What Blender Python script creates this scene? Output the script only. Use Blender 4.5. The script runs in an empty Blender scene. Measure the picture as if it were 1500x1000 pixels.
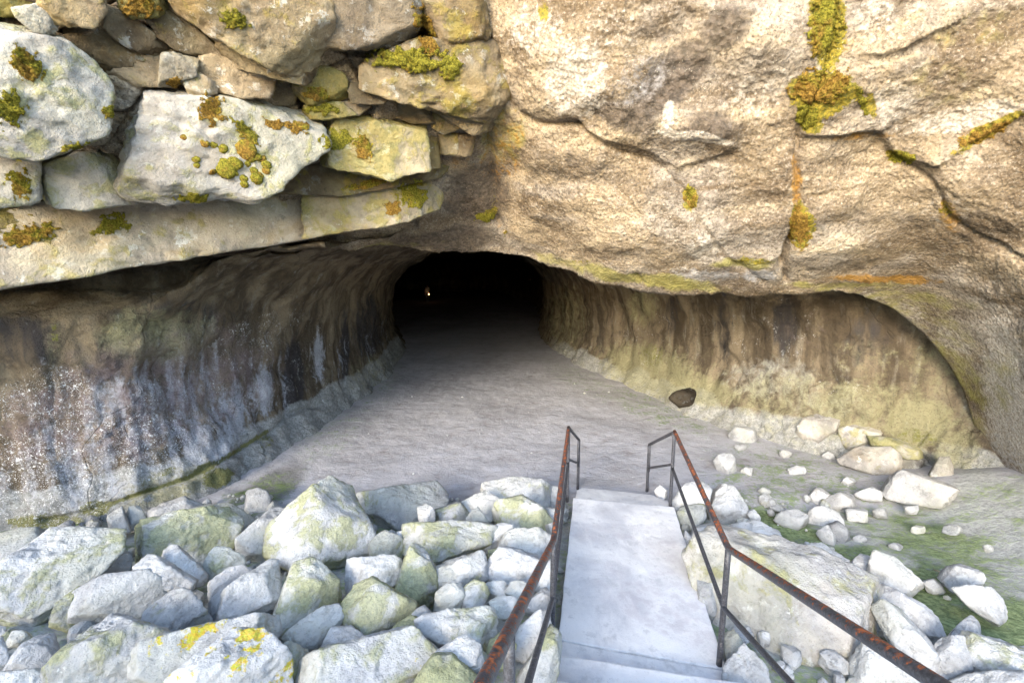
import bpy, bmesh, math, random
import numpy as np
from mathutils import Vector, Matrix
from mathutils.bvhtree import BVHTree

sc = bpy.context.scene
COL = sc.collection
R = math.radians

# ------------------------------------------------------------------ camera
CAM = np.array([0.0, 0.0, 3.2])
FPX = 667.0
PITCH = math.atan((500 - 395) / FPX)
cp, sp = math.cos(PITCH), math.sin(PITCH)

def ray(px, py):
    ox = (np.asarray(px, float) - 750) / FPX
    oy = (500 - np.asarray(py, float)) / FPX
    return np.stack([ox + 0 * oy, cp + oy * sp + 0 * ox, -sp + oy * cp + 0 * ox], -1)

def atY(px, py, Y):
    d = ray(px, py)
    return CAM + d * (np.asarray(Y, float) / d[..., 1])[..., None]

def atz(px, py, z):
    d = ray(px, py)
    return CAM + d * ((z - CAM[2]) / d[..., 2])[..., None]

def project(P):
    q = np.asarray(P, float) - CAM
    f = q[..., 1] * cp - q[..., 2] * sp
    u = q[..., 1] * sp + q[..., 2] * cp
    f = np.maximum(f, 0.05)
    return 750 + FPX * q[..., 0] / f, 500 - FPX * u / f

cam = bpy.data.cameras.new('camera')
cam.sensor_width = 36
cam.lens = 36 * FPX / 1500
cam.clip_start = 0.05
cam.clip_end = 2000
co = bpy.data.objects.new('camera', cam)
COL.objects.link(co)
co.location = CAM
co.rotation_euler = (math.pi / 2 - PITCH, 0, 0)
sc.camera = co

# ------------------------------------------------------------------ numpy noise
_rs = np.random.RandomState(7)
_perm = _rs.permutation(4096)
_perm = np.concatenate([_perm, _perm, _perm])
_g = _rs.normal(size=(4096, 3))
_g /= np.linalg.norm(_g, axis=1)[:, None]

def gnoise(P):
    P = np.asarray(P, float)
    i = np.floor(P).astype(int)
    f = P - i
    i &= 4095
    w = f * f * f * (f * (f * 6 - 15) + 10)
    out = 0
    for dx in (0, 1):
        wx = w[..., 0] if dx else 1 - w[..., 0]
        a = _perm[(i[..., 0] + dx) & 4095]
        for dy in (0, 1):
            wy = w[..., 1] if dy else 1 - w[..., 1]
            b = _perm[(a + i[..., 1] + dy) & 4095]
            for dz in (0, 1):
                wz = w[..., 2] if dz else 1 - w[..., 2]
                h = _perm[(b + i[..., 2] + dz) & 4095]
                g = _g[h]
                d = g[..., 0] * (f[..., 0] - dx) + g[..., 1] * (f[..., 1] - dy) + g[..., 2] * (f[..., 2] - dz)
                out = out + wx * wy * wz * d
    return out * 1.6

def fbm(P, oct=5, lac=2.03, gain=0.5, off=0.0):
    P = np.asarray(P, float) + off
    a, s, t = 1.0, 0.0, 0.0
    for k in range(oct):
        s = s + a * gnoise(P + 17.3 * k)
        t += a
        P = P * lac
        a *= gain
    return s / t * 1.5

def ridged(P, oct=4, off=0.0):
    P = np.asarray(P, float) + off
    a, s, t = 1.0, 0.0, 0.0
    for k in range(oct):
        s = s + a * (1 - np.abs(gnoise(P + 9.1 * k)) * 2)
        t += a
        P = P * 2.1
        a *= 0.5
    return s / t

def sstep(a, b, x):
    t = np.clip((np.asarray(x, float) - a) / (b - a), 0, 1)
    return t * t * (3 - 2 * t)

# ------------------------------------------------------------------ objects
def tag(o, label=None, cat=None, group=None, kind=None):
    if label: o['label'] = label
    if cat: o['category'] = cat
    if group: o['group'] = group
    if kind: o['kind'] = kind
    return o

def mesh_obj(name, V, F, mat, parent=None, loc=None, smooth=True, cols=None):
    me = bpy.data.meshes.new(name)
    V = np.asarray(V, float)
    if loc is not None:
        V = V - np.asarray(loc)
    if isinstance(F, np.ndarray):
        n = F.shape[1]
        me.vertices.add(len(V)); me.vertices.foreach_set('co', V.astype(np.float32).ravel())
        me.loops.add(F.size); me.loops.foreach_set('vertex_index', F.astype(np.int32).ravel())
        me.polygons.add(len(F)); me.polygons.foreach_set('loop_start', np.arange(len(F), dtype=np.int32) * n)
        me.update(calc_edges=True)
    else:
        me.from_pydata([tuple(v) for v in V], [], F)
        me.update()
    me.polygons.foreach_set('use_smooth', np.full(len(me.polygons), smooth, dtype=bool))
    if cols:
        for k, c in cols.items():
            at = me.color_attributes.new(k, 'FLOAT_COLOR', 'POINT')
            at.data.foreach_set('color', np.asarray(c, np.float32).ravel())
    me.validate()
    if mat: me.materials.append(mat)
    o = bpy.data.objects.new(name, me)
    COL.objects.link(o)
    if parent is not None:
        o.parent = parent
    if loc is not None:
        o.location = loc
    return o

def grid_faces(nr, nc, flip=False):
    i = np.arange(nr * nc).reshape(nr, nc)
    a, b, c, d = i[:-1, :-1], i[:-1, 1:], i[1:, 1:], i[1:, :-1]
    F = np.stack([a, b, c, d] if not flip else [a, d, c, b], -1)
    return F.reshape(-1, 4)

def grid_normals(G):
    du = np.gradient(G, axis=1); dv = np.gradient(G, axis=0)
    n = np.cross(du, dv)
    return n / (np.linalg.norm(n, axis=-1, keepdims=True) + 1e-9)

def empty(name, loc):
    o = bpy.data.objects.new(name, None)
    o.empty_display_size = 0.2
    COL.objects.link(o); o.location = loc
    return o

def catmull(P, t):
    """P (n,k) control points, t in [0,n-1]"""
    P = np.asarray(P, float); n = len(P)
    i = np.clip(np.floor(t).astype(int), 0, n - 2)
    f = (t - i)[..., None]
    p0 = P[np.maximum(i - 1, 0)]; p1 = P[i]; p2 = P[i + 1]; p3 = P[np.minimum(i + 2, n - 1)]
    return 0.5 * (2 * p1 + (p2 - p0) * f + (2 * p0 - 5 * p1 + 4 * p2 - p3) * f ** 2 + (3 * p1 - p0 - 3 * p2 + p3) * f ** 3)

def poly_dist(px, py, pts):
    d = np.full(np.shape(px), 1e9)
    for (x0, y0), (x1, y1) in zip(pts[:-1], pts[1:]):
        vx, vy = x1 - x0, y1 - y0
        t = np.clip(((px - x0) * vx + (py - y0) * vy) / (vx * vx + vy * vy), 0, 1)
        d = np.minimum(d, np.hypot(px - x0 - t * vx, py - y0 - t * vy))
    return d

# ------------------------------------------------------------------ node helper
class NT:
    def __init__(self, name):
        self.m = bpy.data.materials.new(name)
        self.m.use_nodes = True
        self.t = self.m.node_tree
        self.t.nodes.clear()
        self.out = self.t.nodes.new('ShaderNodeOutputMaterial')
    def set(self, s, v):
        if isinstance(v, bpy.types.NodeSocket):
            self.t.links.new(v, s)
        elif isinstance(v, (tuple, list)) and len(v) == 3 and s.type == 'RGBA':
            s.default_value = (*v, 1)
        else:
            s.default_value = v
    def n(self, typ, ins=None, out=0, **kw):
        nd = self.t.nodes.new(typ)
        for k, v in kw.items(): setattr(nd, k, v)
        for k, v in (ins or {}).items(): self.set(nd.inputs[k], v)
        return nd.outputs[out]
    def math(self, op, a, b=0.0, c=None, clamp=False):
        ins = {0: a, 1: b}
        if c is not None: ins[2] = c
        return self.n('ShaderNodeMath', ins, operation=op, use_clamp=clamp)
    def add(self, a, b): return self.math('ADD', a, b)
    def mul(self, a, b): return self.math('MULTIPLY', a, b)
    def sub(self, a, b): return self.math('SUBTRACT', a, b)
    def ss(self, x, a, b):
        return self.n('ShaderNodeMapRange', {0: x, 1: a, 2: b, 3: 0.0, 4: 1.0}, interpolation_type='SMOOTHSTEP')
    def mix(self, f, a, b, blend='MIX'):
        nd = self.t.nodes.new('ShaderNodeMix'); nd.data_type = 'RGBA'; nd.blend_type = blend
        self.set(nd.inputs[0], f); self.set(nd.inputs[6], a); self.set(nd.inputs[7], b)
        return nd.outputs[2]
    def noise(self, vec, scale, detail=6, rough=0.55, dist=0.0):
        return self.n('ShaderNodeTexNoise', {'Vector': vec, 'Scale': scale, 'Detail': detail, 'Roughness': rough, 'Distortion': dist})
    def vor(self, vec, scale, feature='F1', rnd=1.0):
        return self.n('ShaderNodeTexVoronoi', {'Vector': vec, 'Scale': scale, 'Randomness': rnd}, feature=feature)
    def mapping(self, vec, sc=(1, 1, 1), loc=(0, 0, 0), rot=(0, 0, 0)):
        return self.n('ShaderNodeMapping', {'Vector': vec, 'Scale': sc, 'Location': loc, 'Rotation': rot})
    def objattr(self, name):
        return self.n('ShaderNodeAttribute', attribute_type='OBJECT', attribute_name=name, out=2)
    def colattr(self, name):
        nd = self.t.nodes.new('ShaderNodeAttribute'); nd.attribute_type = 'GEOMETRY'; nd.attribute_name = name
        s = self.t.nodes.new('ShaderNodeSeparateColor'); self.t.links.new(nd.outputs['Color'], s.inputs[0])
        return s.outputs[0], s.outputs[1], s.outputs[2], nd.outputs['Alpha']
    def objco(self):
        tc = self.t.nodes.new('ShaderNodeTexCoord'); return tc.outputs['Object']
    def bump(self, h, strength, dist, normal=None):
        ins = {'Height': h, 'Strength': strength, 'Distance': dist}
        if normal is not None: ins['Normal'] = normal
        return self.n('ShaderNodeBump', ins)
    def finish(self, col, rough=0.9, normal=None, metal=0.0, spec=0.25, emis=None, estr=0.0):
        b = self.t.nodes.new('ShaderNodeBsdfPrincipled')
        self.set(b.inputs['Base Color'], col); self.set(b.inputs['Roughness'], rough)
        self.set(b.inputs['Metallic'], metal); self.set(b.inputs['Specular IOR Level'], spec)
        if normal is not None: self.set(b.inputs['Normal'], normal)
        if emis is not None:
            self.set(b.inputs['Emission Color'], emis); self.set(b.inputs['Emission Strength'], estr)
        self.t.links.new(b.outputs[0], self.out.inputs[0])
        return self.m

# ------------------------------------------------------------------ materials
def mat_rock():
    N = NT('boulder_stone')
    oc = N.objco()
    rnd = N.n('ShaderNodeObjectInfo', out=5)
    off = N.n('ShaderNodeCombineXYZ', {0: N.mul(rnd, 71.0), 1: N.mul(rnd, 37.0), 2: N.mul(rnd, 113.0)})
    v = N.n('ShaderNodeVectorMath', {0: oc, 1: off}, operation='ADD')
    moss, tone, warm, lich = N.objattr('moss'), N.objattr('tone'), N.objattr('warm'), N.objattr('lichen')
    n1 = N.noise(v, 1.7, 7, 0.6, 0.4); n2 = N.noise(v, 8.0, 8, 0.65); n3 = N.noise(v, 55.0, 5, 0.7); n4 = N.noise(v, 3.3, 8, 0.62, 0.6)
    cool = N.mix(N.ss(n1, 0.35, 0.65), (0.42, 0.425, 0.43), (0.69, 0.69, 0.675))
    tan = N.mix(N.ss(n1, 0.33, 0.66), (0.15, 0.115, 0.08), (0.43, 0.34, 0.22))
    c = N.mix(warm, cool, tan)
    c = N.mix(N.mul(N.ss(n2, 0.52, 0.72), 0.6), c, N.mix(warm, (0.76, 0.76, 0.745), (0.52, 0.45, 0.34)))
    c = N.mix(N.mul(N.ss(n2, 0.47, 0.27), 0.7), c, N.mix(warm, (0.20, 0.205, 0.20), (0.085, 0.07, 0.055)))
    c = N.mix(N.mul(N.ss(n3, 0.56, 0.68), 0.45), c, (0.16, 0.155, 0.14))
    oc_ = N.mul(N.ss(N.noise(v, 1.3, 5, 0.6, 0.5), 0.50, 0.66), warm)
    c = N.mix(N.mul(oc_, 0.6), c, N.mix(n2, (0.22, 0.125, 0.035), (0.50, 0.36, 0.13)))
    # pale crustose lichen
    pl = N.mul(N.ss(N.noise(v, 6.0, 9, 0.72), 0.56, 0.60), N.ss(n4, 0.40, 0.62))
    c = N.mix(N.mul(pl, 0.75), c, (0.72, 0.73, 0.71))
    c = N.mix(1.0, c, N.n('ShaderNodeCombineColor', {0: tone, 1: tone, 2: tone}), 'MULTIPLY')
    dust = N.mul(N.ss(N.add(N.noise(v, 1.1, 6, 0.6, 0.4), N.mul(moss, 0.25)), 0.52, 0.78), 0.27)
    c = N.mix(N.mul(dust, N.sub(1.0, N.mul(warm, 0.5))), c, (0.47, 0.47, 0.26))
    mz = N.add(N.mul(n4, 0.75), N.mul(n2, 0.4))
    thr = N.sub(0.785, N.mul(moss, 0.40))
    mm = N.ss(N.sub(mz, thr), 0.0, 0.11)
    mc = N.mix(N.ss(n3, 0.35, 0.65), (0.19, 0.21, 0.055), (0.40, 0.40, 0.155))
    mc = N.mix(N.mul(warm, 0.7), mc, N.mix(N.ss(n2, 0.4, 0.6), (0.13, 0.115, 0.015), (0.30, 0.21, 0.025)))
    c = N.mix(N.mul(mm, 0.64), c, mc)
    lm = N.ss(N.sub(N.add(N.mul(N.noise(v, 4.0, 6, 0.6), 0.7), N.mul(N.noise(v, 22.0, 6, 0.7), 0.4)), N.sub(0.81, N.mul(lich, 0.31))), 0.0, 0.05)
    c = N.mix(N.mul(lm, 0.9), c, N.mix(N.ss(n3, 0.4, 0.6), (0.50, 0.50, 0.02), (0.66, 0.44, 0.02)))
    h = N.add(N.add(N.mul(n2, 0.5), N.mul(N.noise(v, 24, 8, 0.7), 0.4)), N.mul(n3, 0.16))
    h = N.add(h, N.mul(mm, 0.10))
    nb = N.bump(h, 1.0, 0.07)
    return N.finish(c, 0.95, nb, spec=0.12)

def wall_common(N, vec, masks):
    """shared colour logic for face and tunnel walls"""

def mat_face():
    N = NT('overhang_stone')
    v = N.objco()
    mo, pa, da, sk = N.colattr('mask_a'); al, og, bl, _ = N.colattr('mask_b')
    n1 = N.noise(v, 0.9, 6, 0.6, 0.5); n2 = N.noise(v, 5.0, 8, 0.65, 0.3); n3 = N.noise(v, 34.0, 6, 0.7); n5 = N.noise(v, 14.0, 7, 0.7)
    c = N.mix(N.ss(n1, 0.36, 0.66), (0.155, 0.116, 0.076), (0.345, 0.275, 0.185))
    c = N.mix(N.mul(N.ss(n2, 0.50, 0.72), 0.6), c, (0.46, 0.385, 0.275))
    c = N.mix(N.mul(N.ss(N.noise(v, 0.55, 5, 0.6, 0.8), 0.46, 0.60), 0.6), c, N.mix(N.ss(n2, 0.4, 0.6), (0.19, 0.17, 0.15), (0.34, 0.315, 0.285)))
    st = N.noise(N.mapping(v, (0.45, 0.6, 1.9), rot=(0, R(24), 0)), 1.5, 7, 0.62, 0.6)
    c = N.mix(N.mul(N.ss(st, 0.53, 0.68), 0.5), c, (0.50, 0.41, 0.275))
    c = N.mix(N.mul(N.ss(st, 0.49, 0.35), 0.75), c, (0.12, 0.085, 0.05))
    c = N.mix(N.mul(N.ss(n2, 0.47, 0.28), 0.6), c, (0.10, 0.078, 0.06))
    c = N.mix(N.mul(N.ss(n5, 0.54, 0.70), 0.45), c, (0.50, 0.455, 0.385))
    c = N.mix(N.mul(N.ss(n3, 0.51, 0.62), 0.7), c, (0.085, 0.07, 0.055))
    c = N.mix(N.mul(N.ss(n3, 0.46, 0.36), 0.35), c, (0.56, 0.50, 0.42))
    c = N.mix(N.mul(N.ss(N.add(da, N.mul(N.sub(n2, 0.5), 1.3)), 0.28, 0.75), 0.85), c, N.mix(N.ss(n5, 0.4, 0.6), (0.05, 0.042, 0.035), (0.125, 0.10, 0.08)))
    c = N.mix(N.mul(N.ss(N.add(pa, N.mul(N.sub(n5, 0.5), 1.3)), 0.35, 0.70), 0.85), c, N.mix(N.ss(n3, 0.4, 0.62), (0.55, 0.51, 0.45), (0.34, 0.30, 0.25)))
    c = N.mix(N.mul(N.ss(N.add(bl, N.mul(N.sub(n5, 0.5), 1.0)), 0.35, 0.75), 0.8), c, (0.30, 0.30, 0.31))
    c = N.mix(N.mul(N.ss(N.add(al, N.mul(N.sub(n2, 0.5), 1.2)), 0.35, 0.80), 0.75), c, N.mix(n5, (0.16, 0.15, 0.03), (0.36, 0.33, 0.10)))
    c = N.mix(N.mul(N.ss(N.add(og, N.add(N.mul(N.sub(n5, 0.5), 1.6), N.mul(N.sub(n2, 0.5), 1.0))), 0.42, 0.85), 0.8), c, N.mix(n3, (0.20, 0.085, 0.015), (0.42, 0.24, 0.04)))
    mm = N.ss(N.add(mo, N.mul(N.sub(n5, 0.5), 1.5)), 0.42, 0.62)
    c = N.mix(N.mul(mm, 0.92), c, N.mix(N.ss(n3, 0.38, 0.62), (0.10, 0.10, 0.012), (0.32, 0.25, 0.03)))
    # tiny pale lichen dots
    dots = N.mul(N.ss(N.vor(N.n('ShaderNodeVectorMath', {0: v, 1: N.n('ShaderNodeTexNoise', {'Vector': v, 'Scale': 6.0}, out=1)}, operation='ADD'), 17.0), 0.16, 0.10), N.ss(N.noise(v, 2.2, 4), 0.46, 0.60))
    c = N.mix(N.mul(dots, 0.8), c, (0.66, 0.62, 0.50))
    h = N.add(N.add(N.mul(n5, 0.7), N.mul(N.vor(v, 26.0), 0.32)), N.mul(n3, 0.3))
    nb = N.bump(h, 0.75, 0.07)
    return N.finish(c, 0.95, nb, spec=0.12)

def mat_wall():
    N = NT('tunnel_wall_stone')
    v = N.objco()
    mo, pa, da, sk = N.colattr('mask_a'); al, og, bl, ft = N.colattr('mask_b')
    vs = N.mapping(v, (1, 1, 0.16))
    s1 = N.noise(vs, 2.2, 7, 0.6, 0.4); s2 = N.noise(vs, 6.5, 6, 0.6); n2 = N.noise(v, 5.0, 8, 0.65, 0.3); n5 = N.noise(v, 16.0, 7, 0.7); n3 = N.noise(v, 44.0, 5, 0.7)
    c = N.mix(N.ss(s1, 0.38, 0.64), (0.085, 0.066, 0.045), (0.235, 0.19, 0.13))
    c = N.mix(N.mul(N.ss(s2, 0.52, 0.70), 0.5), c, (0.25, 0.225, 0.18))
    c = N.mix(N.mul(N.ss(n2, 0.48, 0.30), 0.5), c, (0.05, 0.042, 0.036))
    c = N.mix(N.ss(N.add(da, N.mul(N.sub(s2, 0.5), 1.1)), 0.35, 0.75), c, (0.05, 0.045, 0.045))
    c = N.mix(N.mul(N.ss(N.add(ft, N.mul(N.sub(n2, 0.5), 0.9)), 0.35, 0.70), 0.85), c, N.mix(N.ss(n5, 0.4, 0.6), (0.28, 0.285, 0.275), (0.42, 0.43, 0.41)))
    c = N.mix(N.mul(N.ss(N.add(al, N.add(N.mul(N.sub(s2, 0.5), 0.9), N.add(N.mul(N.sub(n2, 0.5), 1.5), N.mul(N.sub(n5, 0.5), 0.8)))), 0.25, 0.95), 0.75), c, N.mix(n5, (0.225, 0.212, 0.11), (0.375, 0.36, 0.215)))
    c = N.mix(N.mul(N.ss(N.add(N.mul(bl, 0.8), N.add(N.mul(N.sub(s2, 0.5), 2.0), N.mul(N.sub(n5, 0.5), 1.2))), 0.30, 0.85), 0.8), c, N.mix(n5, (0.33, 0.35, 0.40), (0.52, 0.54, 0.59)))
    c = N.mix(N.mul(N.ss(N.add(pa, N.mul(N.sub(n5, 0.5), 1.3)), 0.38, 0.72), 0.85), c, (0.45, 0.455, 0.45))
    c = N.mix(N.mul(N.ss(N.add(og, N.mul(N.sub(n2, 0.5), 1.0)), 0.35, 0.80), 0.7), c, N.mix(n5, (0.125, 0.088, 0.096), (0.25, 0.20, 0.215)))
    mm = N.ss(N.add(mo, N.mul(N.sub(n5, 0.5), 1.6)), 0.42, 0.62)
    c = N.mix(N.mul(mm, 0.85), c, N.mix(N.ss(n3, 0.38, 0.62), (0.09, 0.10, 0.02), (0.24, 0.23, 0.06)))
    w = N.n('ShaderNodeVectorMath', {0: v, 1: N.n('ShaderNodeTexNoise', {'Vector': v, 'Scale': 9.0}, out=1)}, operation='ADD')
    cl = N.add(N.add(N.mul(N.noise(v, 1.9, 8, 0.72, 0.8), 0.75), N.mul(N.noise(v, 7.0, 4, 0.6), 0.25)), N.mul(sk, 0.36))
    d1 = N.mul(N.ss(N.vor(w, 26.0), 0.26, 0.16), N.ss(cl, 0.66, 0.74))
    d2 = N.mul(N.ss(N.vor(w, 9.0), 0.26, 0.18), N.ss(cl, 0.70, 0.80))
    d3 = N.mul(N.ss(N.noise(v, 20.0, 8, 0.75), 0.58, 0.63), N.ss(cl, 0.62, 0.74))
    dd = N.math('MAXIMUM', d1, N.math('MAXIMUM', d2, d3))
    c = N.mix(N.mul(dd, N.ss(sk, 0.04, 0.2)), c, (0.74, 0.75, 0.75))
    ck = N.ss(N.vor(N.n('ShaderNodeVectorMath', {0: N.mapping(v, (1, 1, .6)), 1: N.n('ShaderNodeTexNoise', {'Vector': v, 'Scale': 1.1}, out=1)}, operation='ADD'), 1.1, 'DISTANCE_TO_EDGE'), 0.0, 0.014)
    ck = N.math('MAXIMUM', ck, N.ss(N.noise(v, 1.6, 3), 0.56, 0.48))
    c = N.mix(N.mul(N.sub(1.0, ck), 0.2), c, (0.045, 0.04, 0.035))
    c = N.mix(N.mul(N.ss(n3, 0.53, 0.64), 0.5), c, (0.05, 0.045, 0.04))
    h = N.add(N.add(N.mul(n5, 0.6), N.mul(ck, 0.2)), N.add(N.mul(n3, 0.25), N.mul(n2, 0.6)))
    nb = N.bump(h, 1.0, 0.07)
    return N.finish(c, 0.93, nb, spec=0.15)

def mat_ground():
    N = NT('dusty_ground')
    v = N.objco()
    mo, ru, br, dk = N.colattr('mask_a')
    n1 = N.noise(v, 0.55, 7, 0.62, 0.6); n2 = N.noise(v, 3.2, 8, 0.65); n3 = N.noise(v, 20.0, 7, 0.7); n4 = N.noise(v, 70, 4, 0.7)
    fm = N.noise(N.mapping(v, (1, 1.5, 1)), 3.0, 8, 0.68, 0.3)
    c = N.mix(N.ss(N.add(N.mul(n1, .6), N.mul(n2, .4)), 0.38, 0.62), (0.365, 0.358, 0.372), (0.475, 0.472, 0.495))
    c = N.mix(N.mul(N.ss(fm, 0.52, 0.70), 0.65), c, (0.49, 0.505, 0.55))
    c = N.mix(N.mul(N.ss(n2, 0.46, 0.28), 0.55), c, (0.24, 0.215, 0.20))
    c = N.mix(N.mul(N.ss(n3, 0.58, 0.70), 0.35), c, (0.17, 0.155, 0.145))
    c = N.mix(N.mul(N.ss(N.add(ru, N.mul(N.sub(n2, 0.5), 0.8)), 0.3, 0.7), 0.9), c, N.mix(N.ss(n3, 0.4, 0.6), (0.30, 0.31, 0.29), (0.46, 0.47, 0.45)))
    c = N.mix(N.mul(N.ss(N.add(br, N.mul(N.sub(n2, 0.5), 0.8)), 0.3, 0.7), 0.85), c, N.mix(N.ss(n3, 0.4, 0.6), (0.22, 0.18, 0.13), (0.38, 0.31, 0.22)))
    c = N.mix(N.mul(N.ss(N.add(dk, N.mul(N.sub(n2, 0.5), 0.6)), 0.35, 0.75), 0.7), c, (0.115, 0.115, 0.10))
    mm = N.ss(N.add(mo, N.mul(N.sub(N.add(N.mul(n3, 0.5), N.add(N.mul(fm, 0.45), N.mul(n2, 0.35))), 0.65), 2.6)), 0.34, 0.75)
    c = N.mix(N.mul(mm, 0.85), c, N.mix(N.ss(n3, 0.38, 0.62), (0.09, 0.14, 0.04), (0.23, 0.30, 0.11)))
    h = N.add(N.add(N.mul(n2, 0.9), N.mul(fm, 0.9)), N.add(N.mul(n3, 0.35), N.mul(n4, 0.08)))
    nb = N.bump(h, 0.7, 0.045)
    return N.finish(c, 0.95, nb, spec=0.12)

def mat_concrete():
    N = NT('worn_concrete')
    v = N.objco()
    n1 = N.noise(v, 1.6, 7, 0.62, 0.7); n2 = N.noise(v, 9, 8, 0.66); n3 = N.noise(v, 90, 4, 0.7); n4 = N.noise(N.mapping(v, (1, 0.35, 1)), 3.0, 8, 0.68, 0.4)
    c = N.mix(N.ss(n1, 0.34, 0.62), (0.52, 0.525, 0.545), (0.73, 0.728, 0.72))
    c = N.mix(N.mul(N.ss(n4, 0.50, 0.66), 0.6), c, (0.75, 0.745, 0.735))
    c = N.mix(N.mul(N.ss(n2, 0.48, 0.32), 0.45), c, (0.36, 0.365, 0.38))
    we = N.noise(v, 0.9, 5, 0.55, 0.5)
    c = N.mix(N.mul(N.mul(N.ss(we, 0.50, 0.62), N.ss(n2, 0.36, 0.60)), 0.4), c, (0.36, 0.325, 0.36))
    c = N.mix(N.mul(N.ss(n3, 0.58, 0.70), 0.35), c, (0.25, 0.25, 0.245))
    nb = N.bump(N.add(N.mul(n2, 0.5), N.mul(n3, 0.3)), 0.5, 0.02)
    return N.finish(c, 0.85, nb, spec=0.25)

def mat_pipe(rust):
    N = NT('rusted_black_pipe' if rust else 'dark_painted_pipe')
    v = N.objco()
    n1 = N.noise(v, 26, 8, 0.72, 0.3); n2 = N.noise(v, 75, 6, 0.7); n3 = N.noise(v, 2.6, 3)
    c = N.mix(N.ss(n2, 0.4, 0.65), (0.03, 0.03, 0.034), (0.085, 0.088, 0.10))
    if rust:
        up = N.n('ShaderNodeSeparateXYZ', {0: N.n('ShaderNodeNewGeometry', out=1)}, out=2)
        e = N.add(N.add(N.mul(n1, 0.6), N.mul(n2, 0.5)), N.add(N.mul(up, 0.09), N.mul(n3, 0.18)))
        m = N.ss(e, 0.712, 0.75)
        c = N.mix(m, c, N.mix(N.ss(n1, 0.45, 0.60), (0.11, 0.036, 0.016), (0.40, 0.11, 0.032)))
        ro = N.mix(m, (0.42, 0.42, 0.42), (0.9, 0.9, 0.9))
    else:
        m = N.ss(N.noise(v, 14, 8, 0.7), 0.60, 0.66)
        c = N.mix(N.mul(m, 0.7), c, (0.19, 0.17, 0.165))
        ro = 0.5
    nb = N.bump(N.add(n1, N.mul(n2, 0.5)), 0.3, 0.006)
    return N.finish(c, ro, nb, spec=0.5)

def mat_moss(ragged):
    N = NT('moss_mat' if ragged else 'moss_cushion')
    v = N.objco()
    rnd = N.n('ShaderNodeObjectInfo', out=5)
    dry = N.objattr('dry')
    n1 = N.noise(v, 9, 6, 0.65, 0.4); n2 = N.noise(v, 60, 5, 0.7)
    g = N.mix(N.ss(n2, 0.35, 0.65), (0.085, 0.085, 0.015), (0.31, 0.28, 0.04))
    d = N.mix(N.ss(n2, 0.35, 0.65), (0.12, 0.07, 0.018), (0.36, 0.225, 0.05))
    c = N.mix(N.ss(N.add(n1, N.mul(N.sub(dry, 0.5), 0.5)), 0.40, 0.62), g, d)
    nb = N.bump(N.add(n2, N.mul(n1, 0.6)), 0.9, 0.04)
    m = N.finish(c, 1.0, nb, spec=0.05)
    if ragged:                                  # thin, torn margin where the mat gives way to bare stone
        e, _, _, _ = N.colattr('edge')
        a = N.ss(N.add(e, N.mul(N.sub(N.add(N.mul(n2, .6), N.mul(N.noise(v, 22, 6, .7), .4)), 0.5), 1.5)), 0.06, 0.26)
        b = [n for n in N.t.nodes if n.type == 'BSDF_PRINCIPLED'][0]; N.set(b.inputs['Alpha'], a)
    return m

def mat_plain(name, col, rough=0.8, emis=None, estr=0):
    N = NT(name)
    n = N.noise(N.objco(), 25, 5, 0.6)
    c = N.mix(N.mul(N.ss(n, 0.35, 0.65), 0.4), col, tuple(x * 0.6 for x in col))
    return N.finish(c, rough, None, emis=emis, estr=estr)

M_ROCK, M_FACE, M_WALL, M_GROUND = mat_rock(), mat_face(), mat_wall(), mat_ground()
M_CONC, M_RUST, M_PIPE, M_MOSS, M_MOSSDOT = mat_concrete(), mat_pipe(True), mat_pipe(False), mat_moss(True), mat_moss(False)

# ------------------------------------------------------------------ paint masks
def blob(px, py, cx, cy, rx, ry, ang=0.0, soft=0.55):
    a = R(ang); dx, dy = px - cx, py - cy
    u = dx * math.cos(a) + dy * math.sin(a); w = -dx * math.sin(a) + dy * math.cos(a)
    d = np.sqrt((u / rx) ** 2 + (w / ry) ** 2)
    return sstep(1 + soft, 1 - soft, d)

def paint(px, py, blobs):
    m = np.zeros(np.shape(px))
    for b in blobs:
        s = b[5] if len(b) > 5 else 1.0
        a = b[4] if len(b) > 4 else 0.0
        m = np.maximum(m, s * blob(px, py, b[0], b[1], b[2], b[3], a))
    return m

def stroke(px, py, pts, w, s=1.0):
    return s * np.exp(-(poly_dist(px, py, pts) / w) ** 2)
SUN_E, SUN_ANG, SKY, EXPO = 0.75, 20, 0.15, 2.75
# ------------------------------------------------------------------ tunnel
def cross(W, h, hip):
    """half profile, outward offset from the base line and height, floor to crown"""
    return [(-0.35, -0.5), (-0.12, -0.12), (0.12 * hip, 0.22), (0.30 * hip, 0.6), (0.42 * hip, 1.15), (0.42 * hip, 1.7),
            (0.22 * hip, 0.64 * h), (-0.30, 0.80 * h), (-1.0, 0.90 * h), (-0.52 * W, 0.97 * h), (-W, h)]

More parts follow.
